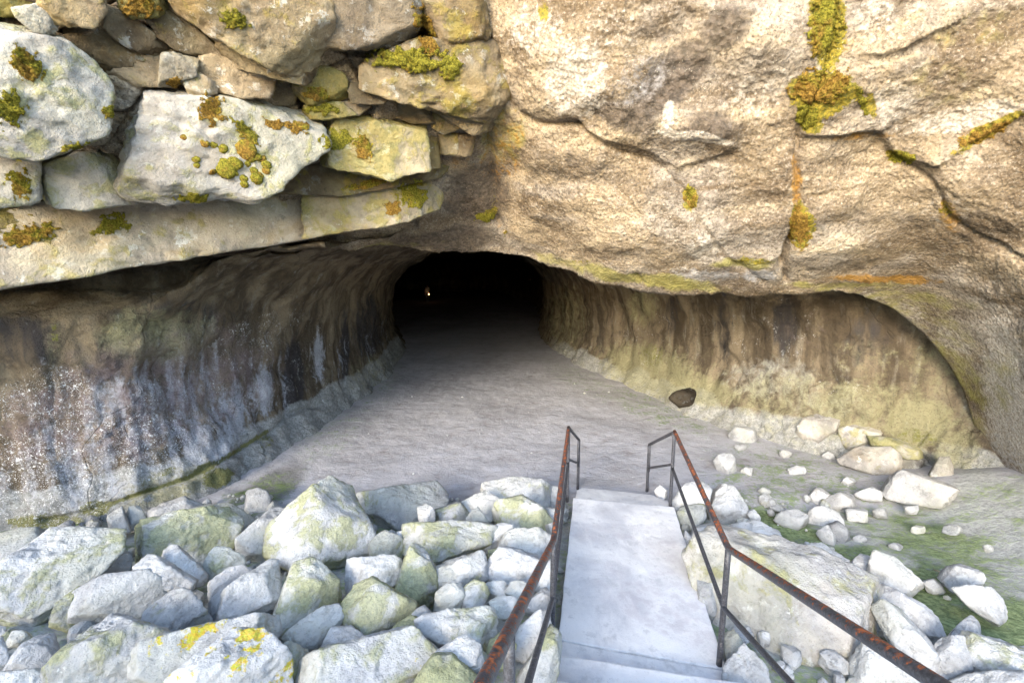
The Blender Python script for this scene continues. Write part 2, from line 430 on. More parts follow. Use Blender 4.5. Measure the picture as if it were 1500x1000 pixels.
SECT = [  # left foot, right foot, height, hips
    ((-40.0, 70.0), (-38.0, 80.0), 4.0, 1), ((-19.0, 59.0), (-6.0, 68.0), 4.6, 1), ((-13.0, 50.0), (0.8, 52.0), 4.6, 1),
    ((-10.2, 38.0), (2.2, 40.0), 4.5, 1), ((-7.4, 28.0), (1.9, 31.0), 4.4, 1), ((-5.0, 20.5), (1.35, 22.5), 4.2, 1),
    ((-4.0, 15.5), (1.75, 18.2), 4.1, 1), ((-3.75, 12.5), (2.3, 15.3), 4.0, 1), ((-3.9, 9.6), (3.3, 12.0), 3.95, 1.1),
    ((-4.1, 7.4), (4.2, 9.4), 3.9, 1.2), ((-4.45, 6.0), (5.4, 7.7), 3.85, 1.3), ((-5.1, 5.35), (6.4, 6.9), 3.7, 1.4),
    ((-6.0, 4.85), (6.75, 6.1), 3.6, 1.4), ((-7.2, 4.2), (6.95, 5.2), 3.6, 1.3), ((-8.6, 2.8), (7.2, 3.6), 3.6, 1.2), ((-9.8, 0.0), (7.6, 0.0), 3.6, 1)]
NS, NP = len(SECT), 21
ctrl = np.zeros((NS, NP, 3))
for i, (L, Rr, h, hip) in enumerate(SECT):
    L = np.array(L); Rr = np.array(Rr); W = np.linalg.norm(Rr - L) / 2; e = (Rr - L) / (2 * W)
    half = cross(W, h, hip)
    for j, (o, z) in enumerate(half):
        p = L - e * o; q = Rr + e * o
        ctrl[i, j] = (*p, z); ctrl[i, NP - 1 - j] = (*q, z)
# section spacing: dense where it is near
tv = np.concatenate([np.linspace(0, 5, 60, endpoint=False), np.linspace(5, 9, 110, endpoint=False), np.linspace(9, NS - 1, 230)])
uv = np.concatenate([np.linspace(0, 8, 150, endpoint=False), np.linspace(8, 12, 90, endpoint=False), np.linspace(12, 20, 190)])
tmp = np.stack([catmull(ctrl[:, j], tv) for j in range(NP)], 1)
G = np.stack([catmull(tmp[i], uv) for i in range(len(tv))], 0)
# near the mouth the wall tops lean back under the overhang
G[..., 1] += sstep(2.55, 3.1, G[..., 2]) * sstep(9.8, 11.2, tv)[:, None] * 1.1
Nn = grid_normals(G)
Cc = G[:, :1] * 0.5 + G[:, -1:] * 0.5 + np.array([0, 0, 1.6])
flip = np.sign(np.sum(Nn * (Cc - G), -1, keepdims=True)); flip[flip == 0] = 1
Nn = Nn * flip
zst = np.array([1, 1, 0.22])
wz = sstep(3.3, 2.2, G[..., 2])
d = 0.16 * fbm(G * 0.55, 4) + 0.075 * fbm(G * zst * 2.0, 4, off=5) * wz + 0.03 * fbm(G * zst * 5.5, 3, off=9) * wz
d += 0.045 * (ridged(G * np.array([1, 1, .5]) * 1.5, 5, off=77) - .5) + 0.03 * fbm(G * 2.6, 5, off=3) + 0.012 * fbm(G * 11, 3, off=66) + 0.018 * ridged(G * np.array([1, 1, 2.0]) * 3.1, 4, off=31)
# bedding ledges running along the walls
d += 0.022 * np.sin(G[..., 2] * 9 + 3.0 * fbm(G * 0.7, 3, off=12)) * sstep(0.3, 0.9, G[..., 2])
px0, py0 = project(G)
wob = 10 * fbm(G * 2.2, 3, off=40)
for pts, w, dep in [
    ([(60, 760), (120, 752), (300, 690), (390, 632), (440, 600), (470, 590)], 3.5, 0.07),
    ([(75, 540), (80, 650), (100, 720), (140, 775)], 3.0, 0.025),
    ([(375, 632), (390, 660), (393, 690)], 2.5, 0.05),
    ([(230, 545), (240, 530), (265, 512)], 3, 0.03), ([(150, 650), (190, 610), (230, 600)], 3, 0.03),
    ([(1070, 520), (1080, 540), (1110, 590)], 3, 0.04), ([(1062, 515), (1075, 538)], 4, 0.09),
    ([(1240, 650), (1275, 622), (1330, 575), (1325, 560)], 3, 0.05), ([(1305, 630), (1310, 600), (1330, 578)], 2.5, 0.05),
    ([(1345, 655), (1370, 620), (1385, 610)], 3, 0.06), ([(1180, 640), (1235, 630), (1240, 655)], 3, 0.05)]:
    q = np.hypot(poly_dist(px0 + 0.5 * wob, py0 + 0.5 * wob, pts), 0)
    d -= dep * np.exp(-(q / w) ** 2)
# hollow under the right wall foot
d -= 0.22 * blob(px0, py0, 1345, 672, 26, 9, 20, 0.4)
G2 = G + Nn * d[..., None]
far = sstep(30, 60, G[..., 1])
px, py = project(G2)
left = G[..., 0] < (G[:, :1, 0] + G[:, -1:, 0]) / 2
Z = G[..., 2]
def only(m, cond): return np.where(cond, m, 0.0)
# pigment masks
sk = only(np.maximum.reduce([paint(px, py, [(60, 700, 110, 90, 0, 0.95), (90, 590, 80, 55, 0, 0.75), (250, 600, 110, 70, 0, 0.55), (20, 590, 40, 30, 0, 0.85),
     (370, 505, 70, 40, 0, 0.5), (205, 655, 110, 60, 0, 0.7), (445, 550, 60, 70, 0, 0.4), (420, 480, 70, 50, 0, 0.4)])]), left)
sk = np.maximum(sk, only(paint(px, py, [(1110, 480, 120, 60, 0, 0.30), (960, 500, 60, 60, 0, 0.3), (1230, 550, 90, 50, 0, 0.25)]), ~left))
bl = only(paint(px, py, [(200, 640, 230, 100, -22, 0.7), (130, 560, 90, 40, 0, 0.4), (340, 600, 22, 55, 0, 1.0), (300, 650, 60, 38, -20, 0.9), (385, 575, 16, 42, 0, 1.0), (466, 525, 9, 42, 0, 0.9), (230, 690, 70, 35, -20, 0.7),
     (420, 575, 10, 40, 0, 0.4), (500, 530, 10, 45, 0, 0.5), (540, 520, 8, 45, 0, 0.45), (150, 600, 50, 50, 0, 0.45), (560, 500, 10, 50, 0, 0.35)]), left)
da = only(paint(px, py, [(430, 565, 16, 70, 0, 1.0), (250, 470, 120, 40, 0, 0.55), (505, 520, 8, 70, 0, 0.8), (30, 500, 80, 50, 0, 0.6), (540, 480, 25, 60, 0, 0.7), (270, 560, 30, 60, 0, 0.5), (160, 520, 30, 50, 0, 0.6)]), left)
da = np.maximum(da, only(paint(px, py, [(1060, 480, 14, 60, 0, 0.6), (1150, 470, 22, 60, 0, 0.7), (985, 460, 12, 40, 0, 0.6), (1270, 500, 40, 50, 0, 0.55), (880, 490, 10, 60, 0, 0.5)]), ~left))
al = only(paint(px, py, [(225, 495, 90, 42, 0, 0.8), (80, 505, 14, 40, 0, 0.5), (235, 715, 75, 26, -15, 1.0), (275, 475, 40, 20, 0, 0.6), (470, 560, 60, 40, 0, 0.25), (540, 545, 40, 30, -30, 0.5)]), left)
al = np.maximum(al, only(np.maximum(paint(px, py, [(955, 545, 80, 40, 15, 0.95), (1020, 570, 70, 26, 15, 0.9), (830, 470, 35, 60, 0, 0.55), (1245, 600, 95, 48, 0, 0.75), (1345, 620, 60, 45, 0, 1.0), (940, 450, 25, 30, 0, 0.7),
     (1150, 580, 120, 40, 0, 0.6), (1265, 520, 60, 30, 0, 0.35), (1400, 660, 40, 40, 0, 0.8), (1380, 540, 60, 50, 0, 0.5)]), 0.36 * sstep(2.4, 0.8, Z) * sstep(30, 12, G[..., 1])), ~left))
og = only(paint(px, py, [(200, 580, 260, 110, -15, 0.6), (40, 620, 55, 90, 0, 0.55), (110, 610, 20, 50, 0, 0.6)]), left)
og = np.maximum(og, only(paint(px, py, [(1180, 480, 60, 55, 0, 0.35), (1100, 520, 26, 50, 0, 0.3), (1160, 540, 35, 35, 0, 0.35), (900, 470, 15, 50, 0, 0.4)]), ~left))
base = np.where(left, sstep(0.75, 0.45, Z + 0.10 * fbm(G * 1.5, 3)), sstep(0.62, 0.2, Z + 0.2 * fbm(G * 1.5, 3))) * sstep(24, 14, G[..., 1])
ft = np.maximum(0.95 * base, only(paint(px, py, [(1130, 555, 90, 40, 0, 0.5), (1210, 590, 80, 40, 0, 0.45), (1410, 745, 60, 60, 0, 0.8)]), ~left))
mo = only(np.maximum.reduce([paint(px, py, [(320, 700, 25, 14, -20, 0.9), (300, 685, 20, 8, -25, 0.8), (70, 765, 70, 14, 0, 0.7), (140, 745, 26, 14, 0, 0.7), (245, 690, 20, 6, -20, 0.6), (390, 645, 15, 16, 0, 0.5), (80, 490, 7, 22, 0, 0.5)]),
     stroke(px, py, [(120, 752), (300, 690), (390, 632)], 5, 0.75)]), left)
mo = np.maximum(mo, only(paint(px, py, [(955, 520, 26, 22, 0, 0.45), (1345, 640, 40, 14, 10, 0.5)]), ~left))
pa = np.zeros_like(mo)
ma = np.stack([mo, pa, da, sk], -1); mb = np.stack([al, og, bl, ft], -1)
# keep the far side columns only where the open mouth does not need them
jL, jM, jR = 165, 215, 262
iM = int(np.searchsorted(tv, 9.5))
def patch(name, j0, j1, i1, mirror=False):
    g = G2[:i1, j0:j1]
    return mesh_obj(name, g.reshape(-1, 3), grid_faces(g.shape[0], g.shape[1]), M_WALL,
                    cols={'mask_a': ma[:i1, j0:j1].reshape(-1, 4), 'mask_b': mb[:i1, j0:j1].reshape(-1, 4)})
o = patch('cave_wall', 0, jL + 1, len(tv)); tag(o, kind='structure', label='left wall of the lava tunnel speckled with white lichen')
o = patch('cave_ceiling', jL, jR + 1, iM); tag(o, kind='structure', label='dark tunnel ceiling behind the overhang')
o = patch('cave_wall', jR, len(uv), len(tv)); tag(o, kind='structure', label='right wall of the lava tunnel stained yellow green')
# closing wall at the far dark end
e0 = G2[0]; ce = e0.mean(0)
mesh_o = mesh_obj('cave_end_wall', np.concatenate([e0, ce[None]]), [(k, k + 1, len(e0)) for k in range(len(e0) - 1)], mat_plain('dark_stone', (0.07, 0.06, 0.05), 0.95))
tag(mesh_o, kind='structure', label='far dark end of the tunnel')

# ------------------------------------------------------------------ rock face with its overhanging lip
LIP = [(-350, 500, 4.3, -700, -450, 2.6, 0), (-100, 434, 4.6, -300, -450, 3.2, 0), (0, 414, 4.75, -100, -450, 3.6, 0), (140, 390, 5.05, 80, -450, 4.0, 0),
       (280, 369, 5.45, 250, -450, 4.2, 0), (450, 356, 6.0, 430, -450, 4.4, 0), (560, 360, 6.4, 560, -450, 4.5, .25), (620, 366, 6.65, 640, -450, 4.5, .8),
       (690, 367, 6.75, 720, -450, 4.4, 1), (780, 381, 6.6, 820, -450, 4.3, 1), (840, 401, 6.45, 920, -450, 4.2, 1), (900, 418, 6.3, 1010, -450, 4.1, 1),
       (1000, 430, 6.1, 1130, -450, 4.0, 1), (1150, 429, 5.9, 1280, -450, 3.9, 1), (1235, 430, 5.85, 1450, -450, 3.8, 1), (1300, 450, 5.8, 1650, -400, 3.7, 1),
       (1360, 497, 5.75, 1850, -300, 3.5, 1), (1405, 560, 5.7, 2000, -100, 3.3, 1), (1430, 630, 5.65, 2100, 150, 3.1, 1), (1450, 700, 5.55, 2200, 400, 2.9, 1),
       (1497, 750, 5.3, 2200, 650, 2.7, 1), (1620, 860, 4.7, 2200, 900, 2.5, 1)]
LIP = np.array(LIP, float)
arc = np.concatenate([[0], np.cumsum(np.hypot(np.diff(LIP[:, 0]), np.diff(LIP[:, 1])))])
ncol = 660
sa = np.linspace(0, arc[-1], ncol)
st = np.interp(sa, arc, np.arange(len(arc)))
C = catmull(LIP, st)
nr = 300
r = np.linspace(0, 1, nr)[:, None]
mid_ = np.maximum(sstep(2.0, 5.0, st) * sstep(10.5, 8.0, st), 0.95 * sstep(13.2, 15.5, st))[None]      # deeply rounded underside over the middle of the mouth
fx = C[:, 3] + (C[:, 0] - C[:, 3]) * r
fy = C[:, 4] + (C[:, 1] - C[:, 4]) * r
fY = C[:, 5] + (C[:, 2] - C[:, 5]) * r ** 1.15 - 0.45 * np.sin(np.pi * r ** 1.3) * 1.0 + (0.42 * np.clip((r - 0.88) / 0.12, 0, 1) ** 2) * (1 - mid_) + mid_ * 1.0 * np.clip((r - 0.74) / 0.26, 0, 1) ** 2
front = atY(fx, fy, fY)
lipP = front[-1]
lat = (front[0] - lipP); lat[:, 1] = 0
lat /= np.linalg.norm(lat, axis=1, keepdims=True)
re_ = sstep(14.0, 16.5, st)[:, None]
lat = lat * (1 - re_) + np.array([0.97, 0.0, 0.24]) * re_
ks = np.linspace(0, 1, 34)[1:, None, None]
amt = C[:, 6][None, :, None]
rs_ = sstep(14.0, 16.5, st)[None, :, None]      # at the right end the lip turns into an upright edge that folds outwards
back = lipP[None] + np.array([0, 1, 0]) * ((3.0 - 2.2 * rs_) * ks ** 1.1) + lat[None] * (amt * 1.5 * ks ** 1.4 * (1 - rs_) + rs_ * 2.4 * ks + (1 - amt) * 0.28 * ks)
FG = np.concatenate([front, back], 0)
fpx = np.concatenate([fx, np.repeat(fx[-1:], 33, 0)], 0)
fpy = np.concatenate([fy, np.repeat(fy[-1:], 33, 0) + 40 * np.linspace(0, 1, 34)[1:, None]], 0)
FN = grid_normals(FG)
toc = CAM - FG
sg = np.sign(np.sum(FN[:nr] * toc[:nr], -1).mean())
FN = FN * sg
endr = sstep(13.5, 16, st)[None]
onface = np.concatenate([np.ones((nr, 1)), np.linspace(0.8, 0.3, 33)[:, None]], 0)
wx = fpx + 9 * fbm(FG * 1.8, 4, off=50); wy = fpy + 9 * fbm(FG * 1.8, 4, off=60)
uc = sstep(560, 700, fpx)                                   # the right side is one smooth sweep, the left a broken wall
sw = np.stack([FG[..., 0] * 0.8 + FG[..., 2] * 0.8, FG[..., 1], (FG[..., 2] - FG[..., 0] * 0.45) * 2.6], -1)   # flow lines sweeping along the brow
D = 0.11 * fbm(FG * 0.6, 3, off=1) + (0.075 - 0.05 * uc) * fbm(FG * 2.1, 5, off=2) + 0.030 * fbm(sw * 1.3, 4, off=33) * uc + 0.016 * fbm(FG * 9, 4, off=4) + 0.014 * ridged(FG * 13, 3, off=8) + 0.012 * fbm(FG * 27, 2, off=18)
rightp = sstep(690, 760, fpx)
D += 0.02 * np.sin((fpy * 0.8 + fpx * 0.25) * 0.085 + 4 * fbm(FG * 0.6, 3, off=14)) * rightp
# broken, jointed rock on the left: every joint block stands a little differently
rsj = np.random.RandomState(21)
sites = np.stack([rsj.uniform(-150, 760, 170), rsj.uniform(-120, 330, 170)], -1)
offs = rsj.uniform(-0.10, 0.10, 170); tilt = rsj.uniform(-1, 1, (170, 2)) * 0.0016
jx = fpx + 14 * fbm(FG * 1.3, 3, off=81); jy = (fpy + 14 * fbm(FG * 1.3, 3, off=82)) * 1.5
b1 = np.full(fpx.shape, 1e9); b2 = b1.copy(); jo = np.zeros(fpx.shape)
for (ax, ay), of_, tl in zip(sites, offs, tilt):
    dd = np.hypot(jx - ax, jy - ay * 1.5)
    nr_ = dd < b1
    b2 = np.where(nr_, b1, np.minimum(b2, dd)); jo = np.where(nr_, of_ + (jx - ax) * tl[0] + (jy - ay * 1.5) * tl[1], jo); b1 = np.where(nr_, dd, b1)
jm = (1 - uc) * sstep(345, 300, fpy)
D += jm * (jo - 0.09 * np.exp(-((b2 - b1) / 5.0) ** 2))
# swellings
for cx, cy, rx, ry, a, h in [(860, 70, 130, 100, 20, 0.20), (800, 130, 60, 60, 0, 0.12), (1030, 185, 90, 36, 15, 0.16), (1330, 90, 150, 60, -10, 0.16), (1230, 300, 110, 60, 0, 0.10), (960, 320, 120, 60, 20, 0.12),
                             (1420, 280, 70, 50, 30, 0.1), (1000, 60, 60, 60, 0, -0.10), (730, 240, 40, 110, 0, -0.10), (690, 260, 60, 60, 0, -0.12), (1120, 60, 60, 50, 0, .12)]:
    D += h * np.exp(-(((fpx - cx) * math.cos(R(a)) + (fpy - cy) * math.sin(R(a))) / rx) ** 2 - ((-(fpx - cx) * math.sin(R(a)) + (fpy - cy) * math.cos(R(a))) / ry) ** 2)
# ledges, rock above the line stands proud
for pts, h, fall in [
    ([(850, 172), (900, 195), (940, 213), (1000, 243), (1060, 222), (1085, 206)], 0.10, 60), ([(1165, 196), (1180, 193), (1285, 190), (1310, 226), (1370, 236), (1420, 206), (1500, 170), (1640, 140)], 0.13, 70),
    ([(1180, 286), (1260, 270), (1312, 236)], 0.03, 30), ([(1240, 78), (1290, 72), (1350, 52), (1420, 22)], 0.11, 50), ([(880, 195), (960, 140), (1040, 70), (1110, 0)], 0.03, 40),
    ([(1060, 378), (1100, 380), (1145, 372)], 0.05, 25), ([(985, 190), (1010, 200), (1050, 198), (1075, 190)], 0.05, 26)]:
    pts = np.array(pts, float)
    if pts[0, 0] > pts[-1, 0]: pts = pts[::-1]
    yy = np.interp(wx, pts[:, 0], pts[:, 1])
    s = wy - yy
    ends = sstep(pts[0, 0] - 10, pts[0, 0] + 25, wx) * sstep(pts[-1, 0] + 10, pts[-1, 0] - 25, wx)
    D += 0.62 * ends * h * np.where(s < 0, np.exp(s / fall), np.exp(-s / 3.0))
CR = [([(1228, -60), (1222, 20), (1205, 95), (1168, 190), (1166, 290), (1152, 360), (1150, 408)], 4, 0.06), ([(1156, 350), (1148, 372), (1143, 386)], 5, 0.16), ([(1143, 386), (1152, 410)], 2.5, 0.05),
      ([(848, 178), (905, 215), (970, 243), (1012, 290), (1022, 320), (1060, 372), (1100, 396), (1120, 408)], 4, 0.05), ([(1310, 228), (1370, 262), (1398, 318), (1440, 350), (1510, 392)], 4, 0.06),
      ([(930, 398), (938, 412)], 3, 0.07), ([(1180, 286), (1260, 270), (1312, 236)], 3, 0.03), ([(730, 330), (740, 345), (742, 352)], 4, 0.10), ([(700, 175), (712, 230), (720, 300), (730, 335)], 7, 0.10),
      ([(740, 120), (760, 165), (800, 180), (850, 178)], 6, 0.08), ([(880, 260), (930, 300), (960, 350)], 5, 0.02), ([(1060, 430), (1010, 380), (980, 330)], 6, 0.015)]
for pts, w, dep in CR:
    D -= dep * np.exp(-(poly_dist(wx * 0.6 + fpx * 0.4, wy * 0.6 + fpy * 0.4, pts) / w) ** 2)
# small dripping teeth along the lower right lip
tooth = np.exp(-((fpy - 409) / 7) ** 2) * sstep(1180, 1250, fpx) * sstep(1400, 1340, fpx)
D += 0.05 * tooth * (0.5 + 0.9 * fbm(np.stack([fpx * 0.09, fpx * 0, fpx * 0], -1), 2))
lipfade = 1 - endr * 0.92 * np.concatenate([sstep(0.80, 0.97, r), np.ones((33, 1))], 0)
FG2 = FG + FN * (D * onface * lipfade)[..., None]
crackm = np.max([np.exp(-(poly_dist(wx, wy, p) / 7) ** 2) * min(1, 10 * dp) for p, w, dp in CR], axis=0)
mo = np.maximum.reduce([paint(wx, wy, [(1208, 40, 26, 60, 5, 1), (1200, 130, 48, 32, -10, 1), (1182, 168, 18, 22, 0, .95), (1265, 150, 9, 24, -25, .8), (1172, 328, 20, 34, 0, .85), (1012, 290, 12, 16, 0, .85), (1322, 232, 22, 10, 0, .9),
      (1450, 190, 60, 12, -25, .9), (1100, 378, 30, 6, 0, .6), (1390, 300, 16, 22, 0, .5), (712, 318, 18, 8, 0, .8), (850, 382, 20, 6, 0, .5), (805, 10, 12, 18, 0, .6)]),
      0.5 * crackm * (0.5 + fbm(FG * 1.7, 3, off=70))])
og = np.maximum.reduce([paint(wx, wy, [(1300, 408, 90, 7, 3, .95), (1260, 200, 60, 9, 0, .7), (1165, 260, 8, 50, 0, .7), (1170, 340, 22, 34, 0, .6), (1200, 140, 52, 38, 0, .6), (1215, 60, 34, 60, 0, .5), (1395, 310, 18, 34, -20, .7), (1450, 185, 66, 18, -25, .6),
      (735, 220, 40, 80, 0, .55), (680, 220, 30, 40, 0, .5), (1012, 165, 30, 20, 0, .3), (1380, 60, 90, 40, 0, .35), (1330, 470, 80, 30, 40, .35)]), 0.45 * crackm])
al = np.maximum.reduce([paint(wx, wy, [(1410, 545, 26, 80, -35, .6), (1440, 650, 16, 80, -10, .55), (1300, 445, 60, 12, 18, .6), (1090, 382, 50, 8, 0, .8), (940, 405, 130, 12, 8, .85), (830, 385, 60, 10, 15, .6), (1240, 418, 120, 8, 0, .6), (1400, 40, 120, 40, 0, .45), (1380, 480, 70, 40, 45, .5), (1460, 560, 40, 60, 0, .5), (730, 200, 50, 60, 0, .6),
      (1350, 440, 100, 16, 10, .6), (1380, 120, 90, 50, 0, .4), (400, 372, 220, 10, -4, .75)])])
da = np.maximum.reduce([paint(wx, wy, [(985, 110, 36, 80, 45, 1), (920, 165, 60, 22, 30, .9), (1060, 40, 50, 30, -40, .8), (1040, 185, 45, 26, 10, .7), (950, 60, 40, 40, 0, .5), (1300, 320, 90, 26, 0, .45), (880, 250, 120, 24, 20, .5), (1450, 330, 60, 40, 0, .5),  # dark blobs beside the upper bulge put its shaded side into the colour
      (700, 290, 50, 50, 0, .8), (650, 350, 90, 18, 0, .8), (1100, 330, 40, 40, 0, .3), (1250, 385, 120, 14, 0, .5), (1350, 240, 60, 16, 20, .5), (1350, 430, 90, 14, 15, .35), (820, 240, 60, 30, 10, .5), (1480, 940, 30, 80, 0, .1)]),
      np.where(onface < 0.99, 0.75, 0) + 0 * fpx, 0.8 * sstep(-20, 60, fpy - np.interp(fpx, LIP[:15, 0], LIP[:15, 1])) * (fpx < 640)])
pa = paint(wx, wy, [(1475, 580, 40, 140, -8, .72), (1400, 500, 40, 22, 45, .5), (1330, 455, 50, 12, 25, .5), (1450, 640, 10, 60, -8, .5), (850, 110, 60, 70, 10, .62), (790, 40, 60, 50, 0, .5), (900, 40, 50, 50, 0, .4), (1015, 196, 60, 9, 8, .95), (980, 165, 10, 26, 10, .8), (1420, 170, 110, 22, -12, .7), (1300, 30, 70, 30, -20, .45), (1030, 355, 36, 24, 10, .6), (1010, 395, 40, 14, 0, .5),  # pale blobs on the upper bulge paint its sunlit side into the stone
      (1300, 150, 60, 40, 0, .55), (1390, 300, 50, 36, 20, .45), (1460, 500, 50, 30, 40, .5), (1480, 600, 22, 50, 0, .6), (1280, 10, 40, 20, 0, .6), (900, 300, 80, 26, 30, .35), (1240, 350, 100, 18, 0, .35), (1110, 130, 60, 40, -20, .5), (1270, 440, 40, 10, 0, .5)])
bl = paint(wx, wy, [(1480, 700, 40, 60, 0, .5), (1030, 400, 60, 14, 0, .6), (1110, 397, 30, 9, 0, .7), (940, 110, 40, 60, 40, .5), (1475, 640, 26, 60, 0, .4), (1420, 350, 60, 40, 0, .3)])
fa = np.stack([mo, pa, da, 0 * mo], -1); fb = np.stack([al, og, bl, 0 * mo], -1)
Ff = grid_faces(FG2.shape[0], FG2.shape[1])
FV = FG2.reshape(-1, 3)
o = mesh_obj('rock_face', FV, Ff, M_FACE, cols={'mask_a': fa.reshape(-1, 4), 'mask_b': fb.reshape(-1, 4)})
tag(o, kind='structure', label='overhanging lava rock face above the tunnel mouth')
bvh_face = BVHTree.FromPolygons([tuple(p) for p in FV], [tuple(f) for f in Ff[::1].tolist()])

# ------------------------------------------------------------------ ground sheet, one surface out to the horizon
WD = np.array([math.sin(R(10.6)), math.cos(R(10.6))]); WR = np.array([WD[1], -WD[0]])   # walkway heading and its right side
WO = np.array([0.948, 2.95])                                                              # middle of the walkway at the lower step
def walk_uv(x, y): return (x - WO[0]) * WR[0] + (y - WO[1]) * WR[1], (x - WO[0]) * WD[0] + (y - WO[1]) * WD[1]

def pile(x, y):
    """top of the rubble, as the boulders sit on it"""
    u, t = walk_uv(x, y)
    lft = 0.1 + np.maximum(0, 6.3 - y) * 0.2
    rgt = 0.06 + np.maximum(0, 6.0 - y) * 0.09
    return np.where(u < 0, lft, rgt)

def ground_z(x, y):
    u, t = walk_uv(x, y)
    dep = sstep(6.4, 5.6, y)
    sink = np.where(u < 0, 0.21, 0.14) * dep
    p = pile(x, np.maximum(y, 1.4)) - sink
    z = np.where(y < 6.4, p * dep, 0.0)
    z = np.where((np.abs(u) < 0.75) & (t < 2.9), np.minimum(z, 0.12), z)
    k = sstep(2.6, 1.4, y)
    z = z + k * np.maximum(0, 1.9 - y) * 0.44
    z = np.minimum(z, 2.35 + 0 * z)
    z += 0.55 * sstep(5.0, 7.2, x) * sstep(7.5, 5.5, y) * sstep(1.0, 3.0, y)
    rise = sstep(6.6, 4.6, y) * np.maximum(sstep(8.0, 15, x), sstep(-9.0, -16, x))
    z = z * (1 - rise) + np.maximum(z, 4.2) * rise
    return z

def axis(lo, hi, step, far_lo, far_hi, n):
    mid = np.arange(lo, hi, step)
    a = lo - np.geomspace(step * 1.5, lo - far_lo, n)[::-1]; b = hi + np.geomspace(step * 1.5, far_hi - hi, n)
    return np.concatenate([a, mid, b])
gx = axis(-7.5, 8.0, 0.045, -500, 500, 40)
gy = np.concatenate([axis(1.2, 12.0, 0.045, -500, 12.1, 40)[:-40], 12.0 + np.geomspace(0.05, 500, 130)])
GX, GY = np.meshgrid(gx, gy)
GP = np.stack([GX, GY, 0 * GX], -1)
GZ = ground_z(GX, GY)
near = sstep(40, 15, np.hypot(GX, GY))
GZ = GZ + near * (0.028 * fbm(GP * 0.7, 3, off=3) + 0.007 * fbm(GP * 3.0, 4, off=6) + 0.005 * fbm(GP * 10, 3, off=16))
GZ += near * 0.05 * fbm(GP * 2.2, 4, off=21) * sstep(6.2, 5.4, GY) * sstep(4.5, 2.5, GX)
GZ += sstep(90, 140, np.hypot(GX, GY)) * 0.5 * fbm(GP * 0.05, 3)
GP[..., 2] = GZ
gpx, gpy = project(GP)
infront = GY > 0.8
gm = np.where(infront, np.maximum.reduce([paint(gpx, gpy, [(370, 735, 70, 30, -30, .62), (1190, 740, 190, 90, 18, .5), (1150, 785, 100, 34, 25, .86), (1390, 890, 150, 60, 20, .86), (1370, 800, 110, 50, 20, .66), (1180, 690, 120, 40, 10, .42), (1480, 930, 100, 60, 20, .88), (1250, 830, 80, 36, 10, .85),
     (480, 640, 70, 40, -35, .38), (560, 560, 50, 26, -35, .36), (860, 560, 90, 20, 25, .40), (960, 600, 110, 24, 20, .46), (540, 600, 60, 26, -30, .3), (1320, 740, 100, 40, 0, .40), (1060, 620, 90, 22, 10, .36), (1420, 780, 60, 70, 0, .36)]),
     0.45 * sstep(6.3, 5.6, GY)]), 0.3)
gr = np.where(infront, sstep(6.3, 5.5, GY) * 0.75, 0.2)
gr = np.maximum(gr, np.where(infront, paint(gpx, gpy, [(1430, 760, 60, 90, 0, .8), (1460, 870, 60, 50, 0, .6)]), 0))
gb = np.where(GY < 0.5, 0.9, np.where(infront, paint(gpx, gpy, [(690, 500, 110, 40, 0, .35)]), 0))
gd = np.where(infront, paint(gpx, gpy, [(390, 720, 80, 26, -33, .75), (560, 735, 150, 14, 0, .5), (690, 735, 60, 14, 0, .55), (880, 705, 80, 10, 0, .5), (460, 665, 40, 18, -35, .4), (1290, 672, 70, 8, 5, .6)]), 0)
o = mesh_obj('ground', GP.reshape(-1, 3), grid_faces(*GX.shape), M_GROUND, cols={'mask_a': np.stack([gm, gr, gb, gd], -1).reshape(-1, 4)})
tag(o, kind='structure', label='dusty cave floor and rubble slope')

# hill above the cave
hx = np.concatenate([-np.geomspace(12, 500, 16)[::-1], np.linspace(-11, 11, 24), np.geomspace(12, 500, 16)])
hy = np.concatenate([np.linspace(0, 12, 24), np.geomspace(13, 520, 30)])
HX, HY = np.meshgrid(hx, hy)
edge = np.interp(HX[0], [-11, -6, 0, 6, 9, 11], [1.4, 2.6, 3.9, 3.3, 2.6, 1.6])
HYs = edge[None] + HY
HZ = 7.55 + 0.9 * sstep(0, 14, HY) + 0.35 * fbm(np.stack([HX, HYs, 0 * HX], -1) * 0.2, 4)
o = mesh_obj('hill', np.stack([HX, HYs, HZ], -1).reshape(-1, 3), grid_faces(*HX.shape), M_GROUND, cols={'mask_a': np.tile(np.array([0.5, 0.2, 0.6, 0.0]), (HX.size, 1))})
tag(o, kind='structure', label='hillside over the cave')
# ------------------------------------------------------------------ stones
_ico = {}
def ico(sub):
    if sub not in _ico:
        bm = bmesh.new(); bmesh.ops.create_icosphere(bm, subdivisions=sub, radius=1)
        V = np.array([v.co[:] for v in bm.verts]); F = np.array([[v.index for v in f.verts] for f in bm.faces])
        bm.free(); _ico[sub] = (V / np.linalg.norm(V, axis=1)[:, None], F)
    return _ico[sub]

def hull2(P):
    P = sorted(map(tuple, P))
    def half(pts):
        h = []
        for p in pts:
            while len(h) >= 2 and (h[-1][0] - h[-2][0]) * (p[1] - h[-2][1]) - (h[-1][1] - h[-2][1]) * (p[0] - h[-2][0]) <= 0: h.pop()
            h.append(p)
        return h
    a = half(P); b = half(P[::-1])
    return np.array(a[:-1] + b[:-1])

